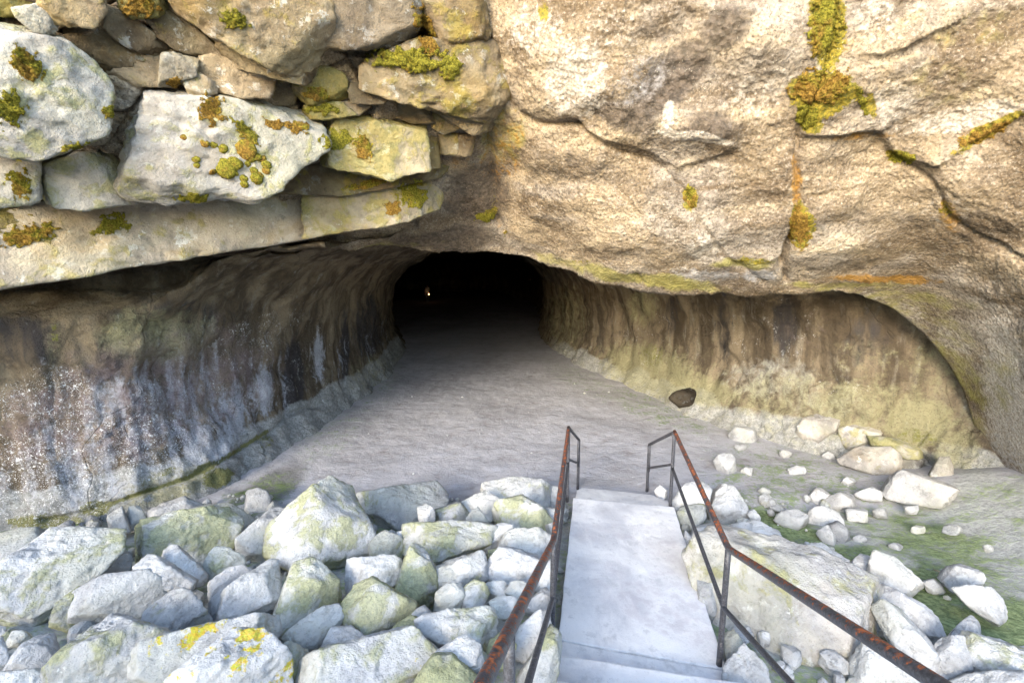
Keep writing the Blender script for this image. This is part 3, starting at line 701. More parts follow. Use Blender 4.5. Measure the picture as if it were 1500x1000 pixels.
def stone(name, poly, label, cat='boulder', group=None, Y=None, z=None, thick=0.62, seed=0, moss=0.35, tone=1.0, warm=0.0, lichen=0.0,
          sharp=90, rough=1.2, facets=4, push=0.0, sub=None, flat=0.0, grow=1.18, simp=0.022, hr=(0.52, 0.78), bed=None, cuts=3, fsel=None, tilt=(-0.18, 0.34), wn=None):
    rs = np.random.RandomState(seed * 7 + 11)
    poly = np.array(poly, float)
    lo, hi = poly.min(0), poly.max(0)
    cx, cy = (lo + hi) / 2
    if Y is None:
        if z is not None:
            Y = atz(cx, cy, z)[1]
        else:
            Yt = np.linspace(9, 1.5, 400)
            P = atY(np.full(400, cx), np.full(400, cy), Yt)
            k = np.argmax(P[:, 2] > pile(P[:, 0], P[:, 1]) - 1e-9) if np.any(P[:, 2] > pile(P[:, 0], P[:, 1])) else 399
            Y = Yt[k]
    Y -= push
    c = atY(cx, cy, Y)
    v = (c - CAM); dist = np.linalg.norm(v); v = v / dist
    rt = np.cross(v, [0, 0, 1]); rt /= np.linalg.norm(rt); up = np.cross(rt, v)
    d = ray(poly[:, 0], poly[:, 1]); d = d / (d @ v)[:, None] * dist
    off = d - v * dist
    ab = np.stack([off @ rt, off @ up], -1) * grow
    H = hull2(ab)
    while len(H) > 5:                                   # few long straight sides, as broken stone has
        A = H - np.roll(H, 1, 0); B = np.roll(H, -1, 0) - H
        ar = np.abs(A[:, 0] * B[:, 1] - A[:, 1] * B[:, 0]) / 2
        tot = abs(np.sum(H[:, 0] * np.roll(H[:, 1], -1) - H[:, 1] * np.roll(H[:, 0], -1))) / 2
        if ar.min() > simp * tot: break
        H = np.delete(H, ar.argmin(), 0)
    ea, eb = np.abs(ab[:, 0]).max(), np.abs(ab[:, 1]).max()
    th = thick * math.sqrt(ea * eb)
    th = min(th, max(ea, eb))
    M = np.stack([rt, up, v], 0)          # world -> local
    planes = []
    n = len(H)
    for k in range(n):
        p, q = H[k], H[(k + 1) % n]
        e = q - p; L = np.hypot(*e)
        if L < 1e-4: continue
        nn = np.array([e[1], -e[0]]) / L
        tl = rs.uniform(*tilt)
        n3 = np.array([nn[0], nn[1], tl]); n3 /= np.linalg.norm(n3)
        planes.append((n3, np.dot(n3, [*p, 0.0]) + abs(tl) * th * rs.uniform(0.0, 0.25)))
    ws = [np.array([rs.uniform(-.3, .3), rs.uniform(-.5, .0), 1.0]), np.array([rs.uniform(-.5, .5), -1.0, rs.uniform(-.1, .5)]),
          np.array([-0.8, -0.7, rs.uniform(-.1, .5)]), np.array([0.8, -0.7, rs.uniform(-.1, .5)]), np.array([rs.uniform(-.6, .6), -0.9, -0.5])]
    order = [0, 1] + list(rs.permutation([2, 3, 4]))
    for k in (order[:facets] if fsel is None else fsel):
        w = ws[k] + rs.normal(size=3) * 0.16
        if wn is not None: w = np.array(wn, float)
        n3 = M @ (w / np.linalg.norm(w))
        if n3[2] > -0.12: n3[2] = -0.12 - 0.2 * rs.rand(); 
        n3 /= np.linalg.norm(n3)
        sup = max(0.0, (H @ n3[:2]).max())
        h = rs.uniform(*hr) * (sup * (1 - flat * .5) + abs(n3[2]) * th)
        planes.append((n3, max(h, 0.25 * th)))
    for k in range(cuts):                               # broken off corners
        a_ = rs.uniform(0, 6.283); n3 = np.array([math.cos(a_), math.sin(a_), -rs.uniform(.5, 1.3)]); n3 /= np.linalg.norm(n3)
        sup = max(0.0, (H @ n3[:2]).max()); planes.append((n3, rs.uniform(.66, .84) * (sup + abs(n3[2]) * th * .8)))
    planes.append((np.array([0, 0, -1.0]), th * (1.0 - 0.3 * flat)))
    planes.append((np.array([0, 0, 1.0]), th * 0.8))
    pxs = max(hi[0] - lo[0], hi[1] - lo[1])
    if sub is None: sub = 3 if pxs < 18 else 4 if pxs < 55 else 5 if pxs < 150 else 6
    V, F = ico(sub)
    ds = V * np.array([ea, eb, th])
    acc = np.zeros(len(V))
    for n3, h in planes:
        acc += np.maximum(0, ds @ n3 / max(h, 1e-3)) ** sharp
    rr = acc ** (-1.0 / sharp)
    p = ds * rr[:, None]
    size = math.sqrt(ea * eb)
    q = p / size
    dn = p / (np.linalg.norm(p, axis=1, keepdims=True) + 1e-9)
    o3 = rs.uniform(0, 200, 3)
    disp = 0.036 * fbm(q * 1.5 + o3, 4) + 0.030 * ridged(q * 2.2 + o3, 4) - 0.020 + 0.026 * fbm(q * 5.5 + o3, 4) + 0.010 * ridged(q * 12 + o3, 3)
    # layered chipping along a random bedding direction
    bd = rs.normal(size=3) if bed is None else M @ (np.array([0.1, 0, 1.0]) + rs.normal(size=3) * .12); bd /= np.linalg.norm(bd)
    lay = (q @ bd) * 5.5 + 1.4 * fbm(q * 1.1 + o3, 3)
    disp += (0.016 if bed is None else bed) * (np.abs((lay % 1) - 0.5) * 2 - 0.5) * sstep(-0.1, 0.3, gnoise(q * 1.0 + o3 + 5))
    p = p + dn * (disp * size * rough)[:, None]
    if sub >= 5:
        p = p + dn * (0.006 * fbm(p * 26 + o3, 3))[:, None]
    W = p @ M + c
    o = mesh_obj(name, W, F, M_ROCK, loc=c)
    o['moss'] = float(moss); o['tone'] = float(tone); o['warm'] = float(warm); o['lichen'] = float(lichen)
    return tag(o, label, cat, group)

GL = 'boulders of the rubble pile beside the walkway'
# (outline in the photograph, label, options)
PILE_L = [
 ([(-40, 800), (20, 782), (60, 779), (80, 782), (58, 800), (48, 830), (0, 856), (-40, 860)], 'flat grey moss striped slab behind the big white boulder at the left edge', dict(tone=.9, moss=.45, push=-.15)),
 ([(87, 777), (70, 782), (55, 795), (45, 825), (20, 850), (-35, 870), (-45, 915), (5, 918), (40, 927), (62, 915), (85, 882), (115, 853), (150, 824), (156, 790), (140, 784), (115, 785)], 'big white boulder with mossy front at the left edge under the lichen wall', dict(moss=.5, facets=5, push=.12)),
 ([(8, 945), (20, 925), (34, 925), (45, 933), (38, 945), (20, 948)], 'small white stone peeking out under the big white boulder at the left edge', dict(push=0)),
 ([(5, 985), (20, 958), (50, 935), (75, 930), (82, 950), (60, 977), (40, 987)], 'smooth pale oval boulder below the big white boulder at the left edge', dict(moss=.1, rough=.6, sharp=30)),
 ([(74, 915), (84, 885), (112, 862), (122, 890), (112, 918), (85, 925)], 'greenish angular stone in the crack right of the big white boulder', dict(moss=.6, tone=.85)),
 ([(110, 907), (118, 868), (150, 848), (200, 843), (230, 862), (238, 890), (200, 908), (180, 912), (150, 908)], 'smooth grey slab above the huge lichen covered foreground boulder', dict(moss=.2, rough=.55, tone=.92)),
 ([(128, 852), (150, 825), (175, 806), (188, 815), (187, 838), (175, 847), (150, 852)], 'bright white narrow stone between the big white boulder and the mossy boulder', dict(moss=.05)),
 ([(158, 757), (178, 745), (190, 775), (176, 784), (160, 777)], 'small grey rounded stone at the foot of the left wall', dict(tone=.8, moss=.3)),
 ([(186, 745), (203, 742), (211, 760), (202, 774), (190, 774)], 'small blue grey upright stone at the foot of the left wall', dict(tone=.8, moss=.2)),
 ([(209, 762), (235, 736), (258, 727), (280, 735), (299, 745), (282, 752), (292, 758), (262, 768), (240, 776), (215, 774)], 'dusty layered slab leaning on the left wall behind the mossy boulder', dict(tone=.8, moss=.05, flat=.4)),
 ([(270, 752), (318, 741), (330, 741), (342, 752), (367, 764), (345, 780), (335, 792), (300, 770)], 'dusty grey slab in shade behind the mossy boulder', dict(tone=.75, moss=.3)),
 ([(190, 772), (215, 770), (240, 770), (260, 762), (325, 749), (339, 757), (342, 768), (330, 795), (320, 817), (305, 832), (290, 834), (225, 840), (190, 842), (178, 838), (178, 822), (186, 800)], 'large white boulder with olive moss on its right flank', dict(moss=.72, facets=5, push=.1)),
 ([(233, 815), (252, 801), (260, 802), (280, 825), (300, 840), (298, 850), (285, 856), (262, 838)], 'white angular block lying on the pinkish slab', dict(moss=.02, sharp=70, push=.2)),
 ([(203, 833), (222, 813), (232, 817), (282, 848), (277, 859), (258, 869), (225, 857), (210, 846)], 'long pinkish white slab in front of the mossy boulder', dict(moss=.0, sharp=70, push=.2)),
 ([(354, 735), (362, 722), (375, 717), (388, 720), (395, 732), (395, 750), (380, 755), (363, 750)], 'single round grey stone lying on the mossy floor behind the pile', dict(z=.13, moss=.0, tone=.85, rough=.7, sharp=40)),
 ([(352, 788), (375, 770), (395, 750), (408, 745), (420, 752), (400, 772), (397, 824), (370, 826), (353, 816)], 'grey upright block left of the tallest white boulder', dict(moss=.05, tone=.85, sharp=70)),
 ([(396, 782), (410, 765), (430, 748), (462, 724), (478, 712), (490, 712), (508, 721), (518, 737), (526, 755), (536, 780), (541, 800), (525, 832), (505, 857), (490, 857), (455, 842), (405, 815), (396, 802)], 'tallest white boulder of the pile with a ledge across its mossy front', dict(moss=.55, facets=5, thick=.8, push=.1)),
 ([(302, 825), (316, 805), (330, 806), (353, 822), (349, 837), (340, 847), (315, 852), (304, 842)], 'pale green rounded stone right of the mossy boulder', dict(moss=.35)),
 ([(300, 860), (330, 838), (350, 832), (366, 838), (357, 852), (330, 870), (318, 885), (298, 876)], 'dusty grey stone above the white wedge shaped boulder', dict(tone=.88, moss=.1)),
 ([(302, 902), (308, 885), (330, 872), (355, 850), (390, 824), (401, 827), (403, 850), (403, 888), (390, 896), (355, 906), (325, 917), (305, 912)], 'white wedge shaped boulder left of the rounded moss streaked boulder', dict(moss=.2, sharp=70, push=.1)),
 ([(400, 918), (413, 885), (425, 850), (432, 832), (455, 824), (475, 835), (484, 850), (484, 887), (470, 895), (440, 907), (415, 925), (402, 921)], 'rounded boulder with moss streaks directly below the tallest white boulder', dict(moss=.58, push=.05)),
 ([(484, 850), (494, 856), (498, 872), (490, 892), (483, 885)], 'small mossy stone wedged in the dark gap below the tallest boulder', dict(moss=.6, tone=.7)),
 ([(200, 922), (215, 900), (252, 869), (266, 867), (286, 890), (310, 918), (280, 927), (250, 934), (230, 940), (212, 933)], 'grey speckled wedge shaped boulder above the yellow lichen boulder', dict(moss=.3, tone=.82, push=.05)),
 ([(305, 885), (322, 868), (345, 862), (330, 890), (325, 910), (308, 912)], 'shadowed stone in the hollow left of the white wedge shaped boulder', dict(tone=.75, moss=.3)),
 ([(60, 1025), (90, 975), (130, 940), (160, 908), (200, 918), (225, 940), (245, 1025)], 'huge sloping foreground boulder with pale yellow lichen at bottom left', dict(moss=.45, lichen=.30, facets=5, thick=.8)),
 ([(190, 1025), (200, 965), (232, 940), (300, 923), (345, 916), (393, 909), (404, 930), (400, 960), (330, 985), (270, 1010), (255, 1025)], 'broad speckled foreground boulder with a yellow lichen patch on its left', dict(moss=.35, lichen=.62, facets=4)),
 ([(250, 1030), (262, 988), (290, 968), (320, 945), (340, 930), (372, 930), (395, 945), (408, 970), (414, 1030)], 'white foreground boulder rimmed with bright yellow lichen', dict(moss=.25, lichen=.78, tone=1.08, push=.15)),
 ([(-10, 1012), (2, 986), (40, 983), (72, 985), (62, 1018)], 'low white boulder in the bottom left corner', dict(moss=.15)),
 ([(-14, 942), (4, 935), (9, 982), (-12, 988)], 'white stone cut off by the left edge below the big boulder', dict(moss=.1)),
 ([(400, 968), (420, 945), (446, 955), (452, 985), (440, 1015), (404, 1015)], 'dark mossy stone between the two foreground lichen boulders', dict(moss=.6, tone=.75)),
 ([(518, 740), (535, 725), (545, 722), (560, 722), (590, 713), (630, 709), (643, 713), (647, 730), (639, 748), (634, 768), (595, 792), (560, 780), (537, 757)], 'flat topped dusty grey slab at the back edge of the pile', dict(tone=.82, moss=.25, flat=.5, z=.22)),
 ([(613, 745), (625, 739), (636, 750), (635, 766), (617, 769)], 'small cracked grey knob leaning on the flat topped slab', dict(moss=.0, tone=.9, push=.25)),
 ([(633, 767), (640, 748), (672, 737), (685, 755), (682, 767), (665, 773), (645, 773)], 'grey stone with a yellow green face right of the flat topped slab', dict(moss=.5, tone=.88)),
 ([(674, 740), (710, 722), (735, 745), (742, 768), (720, 770), (700, 770), (685, 757)], 'dusty sloping slab left of the mossy white boulder', dict(moss=.25, tone=.88)),
 ([(685, 758), (700, 744), (713, 762), (702, 771), (687, 769)], 'little grey stone in front of the dusty sloping slab', dict(moss=.05, tone=.85, push=.2)),
 ([(707, 722), (718, 708), (735, 702), (752, 702), (775, 709), (802, 711), (804, 722), (801, 740), (780, 742), (755, 737), (735, 747), (712, 742)], 'broad flat boulder at the top of the pile beside the left handrail', dict(moss=.4, z=.25, push=.1)),
 ([(802, 712), (822, 716), (820, 744), (803, 740)], 'small grey block behind the left handrail end', dict(moss=.0, tone=.85, z=.2)),
 ([(798, 742), (820, 748), (822, 768), (804, 764)], 'small shaded stone beside the left handrail below the small grey block', dict(tone=.75, moss=.2)),
 ([(727, 767), (726, 750), (740, 734), (765, 730), (790, 744), (805, 765), (802, 780), (775, 783), (755, 788), (744, 778)], 'white boulder blotched with light green moss near the left handrail', dict(moss=.62, push=.08)),
 ([(600, 770), (620, 767), (650, 770), (680, 767), (722, 775), (706, 787), (700, 802), (685, 812), (665, 822), (640, 828), (625, 820), (602, 812)], 'wide flat topped block with a yellow green front in the middle of the pile', dict(moss=.6, flat=.3, sharp=70, push=.05)),
 ([(699, 806), (702, 792), (720, 775), (735, 768), (748, 772), (751, 783), (735, 796), (715, 807)], 'smooth pale oval stone right of the wide flat topped block', dict(moss=.0, rough=.5, push=.1)),
 ([(734, 807), (744, 785), (755, 779), (785, 779), (804, 790), (802, 806), (790, 824), (770, 817), (750, 810)], 'pale block stacked above the larger white block by the left handrail', dict(moss=.1, sharp=70)),
 ([(715, 846), (721, 820), (735, 805), (750, 807), (792, 822), (792, 842), (780, 852), (770, 857), (735, 853)], 'large white block by the left handrail below the pale block', dict(moss=.05, sharp=70, push=.08)),
 ([(716, 806), (732, 803), (733, 815), (722, 820), (715, 815)], 'tiny mossy stone above the large white block', dict(moss=.7, tone=.85)),
 ([(707, 828), (718, 822), (720, 846), (710, 850)], 'small mossy stone left of the large white block', dict(moss=.7, tone=.85)),
 ([(774, 852), (785, 835), (806, 822), (812, 850), (802, 867), (785, 862)], 'white stone half hidden by the bend of the left handrail', dict(moss=.05)),
 ([(800, 770), (814, 765), (820, 790), (806, 790)], 'small tan block beside the left handrail posts', dict(moss=.1, warm=.3)),
 ([(543, 802), (555, 785), (565, 779), (580, 788), (592, 795), (587, 817), (560, 823), (546, 817)], 'grey stone in the mossy hollow under the flat topped slab', dict(tone=.8, moss=.45)),
 ([(580, 780), (590, 778), (596, 786), (592, 793), (582, 788)], 'tiny bright white stone in the mossy hollow', dict(moss=.0, tone=1.1, push=.15)),
 ([(512, 855), (517, 825), (540, 821), (575, 819), (592, 830), (587, 847), (570, 857), (545, 862), (520, 885)], 'long white slab right of the tallest boulder', dict(moss=.35, flat=.3)),
 ([(580, 872), (589, 840), (599, 812), (610, 806), (623, 814), (636, 840), (640, 850), (630, 877), (620, 887), (600, 887)], 'pointed upright stone with green moss on its right side', dict(moss=.68, push=.06, thick=.9)),
 ([(630, 860), (640, 835), (660, 829), (690, 814), (704, 814), (709, 830), (711, 847), (690, 857), (660, 862), (640, 877)], 'sloping grey white slab right of the pointed upright stone', dict(moss=.42)),
 ([(637, 897), (641, 870), (655, 857), (673, 857), (676, 882), (666, 897)], 'blunt pale stone with an olive left edge in front of the sloping slab', dict(moss=.5, push=.05)),
 ([(671, 877), (682, 860), (695, 851), (708, 857), (714, 868), (706, 887), (698, 895), (680, 892)], 'rounded white stone with a mossy top near the centre of the pile', dict(moss=.5, push=.05)),
 ([(493, 922), (508, 885), (523, 860), (545, 852), (575, 865), (602, 885), (600, 907), (585, 927), (555, 943), (525, 938), (505, 930)], 'big mossy boulder with a brown green front below the long white slab', dict(moss=.78, tone=.95, facets=5, push=.05)),
 ([(418, 932), (430, 920), (442, 922), (455, 905), (470, 892), (490, 889), (498, 905), (486, 922), (476, 937), (472, 947), (455, 954), (435, 947)], 'grey stepped stone left of the big mossy boulder', dict(moss=.3, tone=.85)),
 ([(472, 950), (488, 922), (515, 921), (527, 935), (542, 942), (528, 957), (500, 962), (478, 958)], 'pale trapezoid stone above the yellow spotted foreground boulder', dict(moss=.05)),
 ([(440, 1025), (450, 970), (475, 955), (520, 955), (545, 940), (575, 927), (592, 924), (607, 935), (622, 947), (637, 967), (620, 1000), (610, 1025)], 'large foreground boulder spotted with yellow lichen at bottom centre', dict(moss=.5, lichen=.5, facets=5)),
 ([(560, 938), (578, 920), (602, 904), (617, 910), (624, 930), (607, 940)], 'olive mossy stone right of the big mossy boulder', dict(moss=.85, tone=.9)),
 ([(598, 898), (620, 888), (632, 900), (622, 915), (606, 915)], 'small pale rounded stone between the two mossy boulders', dict(moss=.35)),
 ([(618, 917), (640, 904), (680, 895), (712, 892), (719, 905), (718, 947), (703, 959), (690, 952), (660, 957), (632, 957), (621, 942)], 'large grey white block with a shaded right end left of the handrail', dict(moss=.4, sharp=70, push=.04)),
 ([(643, 957), (660, 944), (680, 935), (696, 945), (704, 965), (702, 987), (680, 987), (655, 972)], 'smooth grey stone in front of the large grey white block', dict(moss=.1, tone=.92, push=.15)),
 ([(613, 1000), (635, 965), (660, 960), (680, 975), (697, 995), (700, 1025), (610, 1025)], 'round foreground boulder fully dusted with yellow green moss', dict(moss=.85, lichen=.25, push=.1)),
 ([(719, 882), (735, 874), (750, 876), (757, 885), (746, 902), (735, 907), (724, 897)], 'bright white crumbly stone left of the handrail bend', dict(moss=.05, tone=1.12)),
 ([(709, 856), (735, 852), (746, 860), (741, 874), (718, 874)], 'flat pale stone above the bright white crumbly stone', dict(moss=.3)),
 ([(740, 872), (750, 854), (765, 853), (776, 862), (772, 882), (755, 884)], 'rounded grey stone just left of the handrail', dict(moss=.2, tone=.92)),
 ([(772, 882), (800, 861), (810, 880), (802, 902), (780, 907), (768, 897)], 'pale stone between the handrail and its middle bar', dict(push=-.1, thick=.45, moss=.2)),
 ([(760, 925), (780, 905), (802, 898), (804, 925), (794, 962), (770, 987), (750, 970)], 'smooth pale boulder behind the left middle bar', dict(push=-.15, thick=.45, moss=.15, rough=.7)),
 ([(788, 947), (805, 922), (820, 935), (818, 965), (808, 1005), (770, 1020), (762, 990)], 'mossy edged boulder against the lowest step', dict(push=-.1, thick=.45, moss=.45)),
 ([(712, 968), (720, 940), (740, 928), (752, 945), (738, 980), (716, 992)], 'fully moss covered stone beside the nearest left handrail post', dict(moss=.95)),
 ([(675, 950), (700, 950), (716, 965), (705, 985), (690, 975)], 'dark hollow stone under the large grey white block', dict(tone=.6, moss=.4)),
]
PILE_R = [
 ([(1000, 726), (1004, 712), (1025, 707), (1037, 719), (1034, 742), (1015, 752), (990, 757), (984, 740)], 'grey white stone behind the top of the right handrail', dict(z=.22, moss=.2)),
 ([(985, 768), (998, 745), (1030, 741), (1030, 760), (1010, 780), (990, 778)], 'mossy stone under the right handrail end', dict(moss=.5, tone=.9)),
 ([(1042, 743), (1050, 725), (1063, 713), (1075, 717), (1090, 740), (1099, 755), (1096, 767), (1075, 770), (1055, 770), (1043, 757)], 'egg shaped white boulder standing right of the handrail', dict(moss=.1, push=.05, thick=.9)),
 ([(1094, 752), (1105, 747), (1113, 760), (1106, 770)], 'small stone tucked behind the egg shaped boulder', dict(moss=.1, tone=.9)),
 ([(1052, 778), (1085, 767), (1105, 769), (1110, 790), (1095, 798), (1065, 793)], 'dusty grey slab in front of the egg shaped boulder', dict(moss=.15, tone=.9)),
 ([(1098, 766), (1112, 764), (1125, 784), (1146, 790), (1152, 800), (1120, 808), (1107, 792)], 'jagged pale ridge of stone along the mossy bank', dict(moss=.15)),
 ([(1118, 812), (1128, 795), (1150, 799), (1166, 812), (1160, 818), (1140, 818)], 'thin grey slab tip behind the huge tan boulder', dict(moss=.05, tone=.9)),
 ([(1008, 803), (1020, 775), (1050, 769), (1062, 790), (1047, 812), (1020, 818)], 'smooth blue grey boulder behind the lower right bar', dict(moss=.1, rough=.6, tone=.92)),
 ([(998, 802), (1004, 779), (1014, 790), (1012, 813)], 'small pale stone beside the walkway edge', dict(moss=.15)),
 ([(1006, 833), (1015, 800), (1027, 815), (1027, 838), (1012, 853)], 'grey shaded stone squeezed between walkway and tan boulder', dict(moss=.2, tone=.8)),
 ([(1022, 850), (1040, 842), (1046, 880), (1040, 915), (1028, 905)], 'narrow stone in the dark gap beside the walkway', dict(moss=.3, tone=.75)),
 ([(1062, 930), (1075, 925), (1090, 945), (1080, 975), (1066, 975)], 'dark stone behind the near right post', dict(moss=.5, tone=.65)),
 ([(1068, 975), (1090, 950), (1120, 985), (1130, 1020), (1066, 1020)], 'grey stone at the bottom edge right of the lowest step', dict(moss=.3, tone=.85)),
 ([(1028, 832), (1045, 805), (1065, 791), (1085, 794), (1110, 800), (1125, 811), (1170, 815), (1190, 829), (1215, 838), (1250, 845), (1276, 865), (1289, 890), (1286, 915), (1260, 950), (1240, 985), (1228, 1025), (1120, 1025), (1078, 950), (1044, 900), (1027, 860)], 'huge tan and white boulder crossed by the right handrail', dict(moss=.40, warm=.28, tone=1.0, facets=5, thick=.6, push=-.22)),
 ([(1172, 816), (1190, 799), (1205, 799), (1220, 807), (1236, 820), (1239, 842), (1220, 846), (1195, 834)], 'pale angular block behind the huge tan boulder', dict(moss=.05, sharp=70, push=-.1)),
 ([(1247, 836), (1250, 822), (1260, 813), (1272, 816), (1279, 828), (1269, 847), (1255, 845)], 'small rounded grey stone right of the pale angular block', dict(moss=.0, rough=.6, z=.2)),
 ([(1269, 860), (1278, 830), (1292, 814), (1310, 819), (1335, 839), (1355, 860), (1346, 874), (1335, 878), (1310, 868), (1290, 864)], 'smooth pale boulder with a pointed right tip on the mossy bank', dict(moss=.0, rough=.6, z=.25, sharp=70)),
 ([(1285, 878), (1300, 861), (1320, 869), (1350, 887), (1371, 910), (1377, 925), (1366, 942), (1350, 940), (1325, 912), (1295, 892)], 'smooth egg white boulder behind the long yellowish boulder', dict(moss=.0, rough=.45)),
 ([(1283, 897), (1300, 887), (1315, 894), (1330, 914), (1361, 945), (1381, 970), (1387, 983), (1375, 990), (1345, 968), (1310, 943), (1298, 922)], 'long narrow boulder with pale yellow lichen slanting to the right', dict(moss=.3, lichen=.28, push=.06)),
 ([(1363, 988), (1370, 950), (1380, 937), (1410, 937), (1414, 960), (1422, 993), (1390, 993)], 'smooth grey stone between the long yellowish boulder and the ridged one', dict(moss=.05, tone=.9)),
 ([(1384, 940), (1400, 920), (1420, 904), (1433, 910), (1441, 935), (1420, 943)], 'dome shaped pale stone on the moss at the right', dict(moss=.0, rough=.7, sharp=40)),
 ([(1406, 945), (1420, 932), (1440, 934), (1470, 944), (1525, 965), (1525, 1003), (1470, 1003), (1430, 993), (1411, 974)], 'ridged boulder with an olive left face at bottom right', dict(moss=.45, push=.05)),
 ([(1245, 990), (1260, 955), (1275, 944), (1300, 955), (1342, 985), (1350, 1022), (1245, 1022)], 'pale stone half hidden under the right handrail at the bottom', dict(moss=.1)),
 ([(1288, 1010), (1320, 990), (1347, 988), (1360, 1022), (1288, 1022)], 'low mossy stone on the bottom edge under the right handrail', dict(moss=.6)),
 ([(1388, 1003), (1420, 989), (1470, 984), (1515, 990), (1515, 1022), (1388, 1022)], 'flat white boulder along the bottom edge in the right corner', dict(moss=.2)),
 ([(1480, 960), (1510, 945), (1530, 960), (1525, 975), (1490, 972)], 'pale stone at the right edge behind the ridged boulder', dict(moss=.05)),
 ([(1378, 846), (1390, 832), (1410, 827), (1430, 837), (1437, 850), (1431, 867), (1400, 869)], 'upper of two flat grey stones leaning on the right apron', dict(moss=.0, tone=.85, z=.32, rough=.7)),
 ([(1403, 869), (1430, 863), (1450, 864), (1466, 880), (1473, 900), (1460, 912), (1440, 902), (1418, 886)], 'lower of two flat grey stones leaning on the right apron', dict(moss=.0, tone=.88, z=.32, rough=.7)),
 ([(1354, 852), (1368, 849), (1386, 862), (1376, 872), (1360, 866)], 'small blue grey stone on the moss right of the pointed boulder', dict(moss=.1, tone=.85, z=.16)),
 ([(1112, 790), (1125, 786), (1146, 800), (1135, 806), (1118, 802)], 'low broken stone on the bank above the huge tan boulder', dict(moss=.1, tone=.9)),
]
GF = 'loose stones on the cave floor at the right'
FLOOR_R = [
 ([(1139, 763), (1148, 751), (1165, 747), (1178, 754), (1185, 765), (1176, 779), (1155, 774)], 'grey chipped stone left of the stone cluster on the floor', dict(tone=.82)),
 ([(1186, 728), (1195, 717), (1202, 716), (1218, 728), (1206, 740), (1192, 739)], 'pinkish stone at the top of the cluster on the floor', dict(warm=.12)),
 ([(1202, 741), (1220, 728), (1238, 721), (1251, 725), (1253, 735), (1246, 750), (1230, 752), (1210, 750)], 'widest pinkish white stone of the cluster on the floor', dict(warm=.1)),
 ([(1184, 766), (1190, 748), (1205, 744), (1225, 751), (1233, 765), (1220, 774), (1195, 770)], 'round white stone in the middle of the cluster', dict()),
 ([(1197, 781), (1212, 770), (1226, 790), (1218, 797), (1205, 792)], 'small wedge shaped stone at the bottom left of the cluster', dict(push=.05)),
 ([(1214, 771), (1230, 765), (1246, 782), (1247, 790), (1238, 797), (1225, 790)], 'small purple grey stone at the bottom right of the cluster', dict(tone=.78, push=.05)),
 ([(1240, 747), (1268, 746), (1269, 764), (1243, 761)], 'square pale stone right of the cluster', dict(sharp=70)),
 ([(1300, 721), (1312, 700), (1325, 692), (1355, 692), (1390, 714), (1409, 725), (1400, 737), (1385, 740), (1345, 737), (1315, 730)], 'big flat white slab lying before the right wall', dict(warm=.15, flat=.3, z=.3, sharp=70)),
 ([(1253, 723), (1275, 714), (1291, 722), (1289, 733), (1265, 731)], 'half buried white stone left of the big flat slab', dict(z=.1)),
 ([(1047, 676), (1058, 666), (1070, 667), (1078, 685), (1070, 697), (1052, 687)], 'solitary pale stone on the floor beyond the right handrail', dict(z=.1, tone=.9)),
 ([(1069, 637), (1080, 627), (1105, 629), (1112, 640), (1095, 649), (1075, 645)], 'low rounded stone near the right wall foot', dict(z=.1, tone=.8)),
 ([(1440, 800), (1452, 797), (1455, 806), (1444, 809)], 'pebble sized stone on the smooth right apron', dict(z=.45, tone=.8)),
 ([(1325, 742), (1345, 740), (1342, 752), (1328, 752)], 'small buried stone below the big flat slab', dict(z=.12, tone=.85)),
 ([(1205, 820), (1215, 815), (1220, 822), (1210, 826)], 'tiny stone on the moss behind the pale angular block', dict(z=.1)),
]
for cx, cy, w_, lab, op in [
 (1168, 690, 12, 'small half buried stone alone between the wall foot and the stone cluster', {}), (1215, 668, 10, 'low buried stone just in front of the wide cracked block', dict(tone=.8)),
 (1243, 705, 9, 'little buried stone left of the half buried white stone', dict(tone=.9)), (1290, 752, 13, 'flat buried stone between square pale stone and big flat slab', dict(tone=.85, moss=.4)),
 (1150, 665, 9, 'little grey stone near the low rounded stone at the wall', dict(tone=.8)), (1345, 775, 11, 'small mossy stone in the green patch below the big flat slab', dict(moss=.5)),
 (1312, 800, 10, 'tiny pale stone in the green patch behind the pointed pale boulder', {}), (1395, 775, 14, 'dull stone at the foot of the right apron', dict(tone=.8, z=.2)),
 (1095, 690, 10, 'small pale stone right of the solitary pale stone', dict(tone=.9)), (1120, 720, 8, 'pebble sized stone above the grey chipped stone', dict(tone=.9)),
 (1260, 790, 9, 'little stone between the cluster and the rounded grey stone', dict(moss=.2)), (1085, 655, 8, 'pebble sized stone below the low rounded stone at the wall', dict(tone=.8))]:
    q_ = np.random.RandomState(int(cx)); FLOOR_R.append(([(cx + w_ * math.cos(a_) * q_.uniform(.8, 1.25), cy + .6 * w_ * math.sin(a_) * q_.uniform(.8, 1.2)) for a_ in np.linspace(0, 6.283, 8)[:-1]], lab, op))
GW = 'fallen blocks along the foot of the right wall'
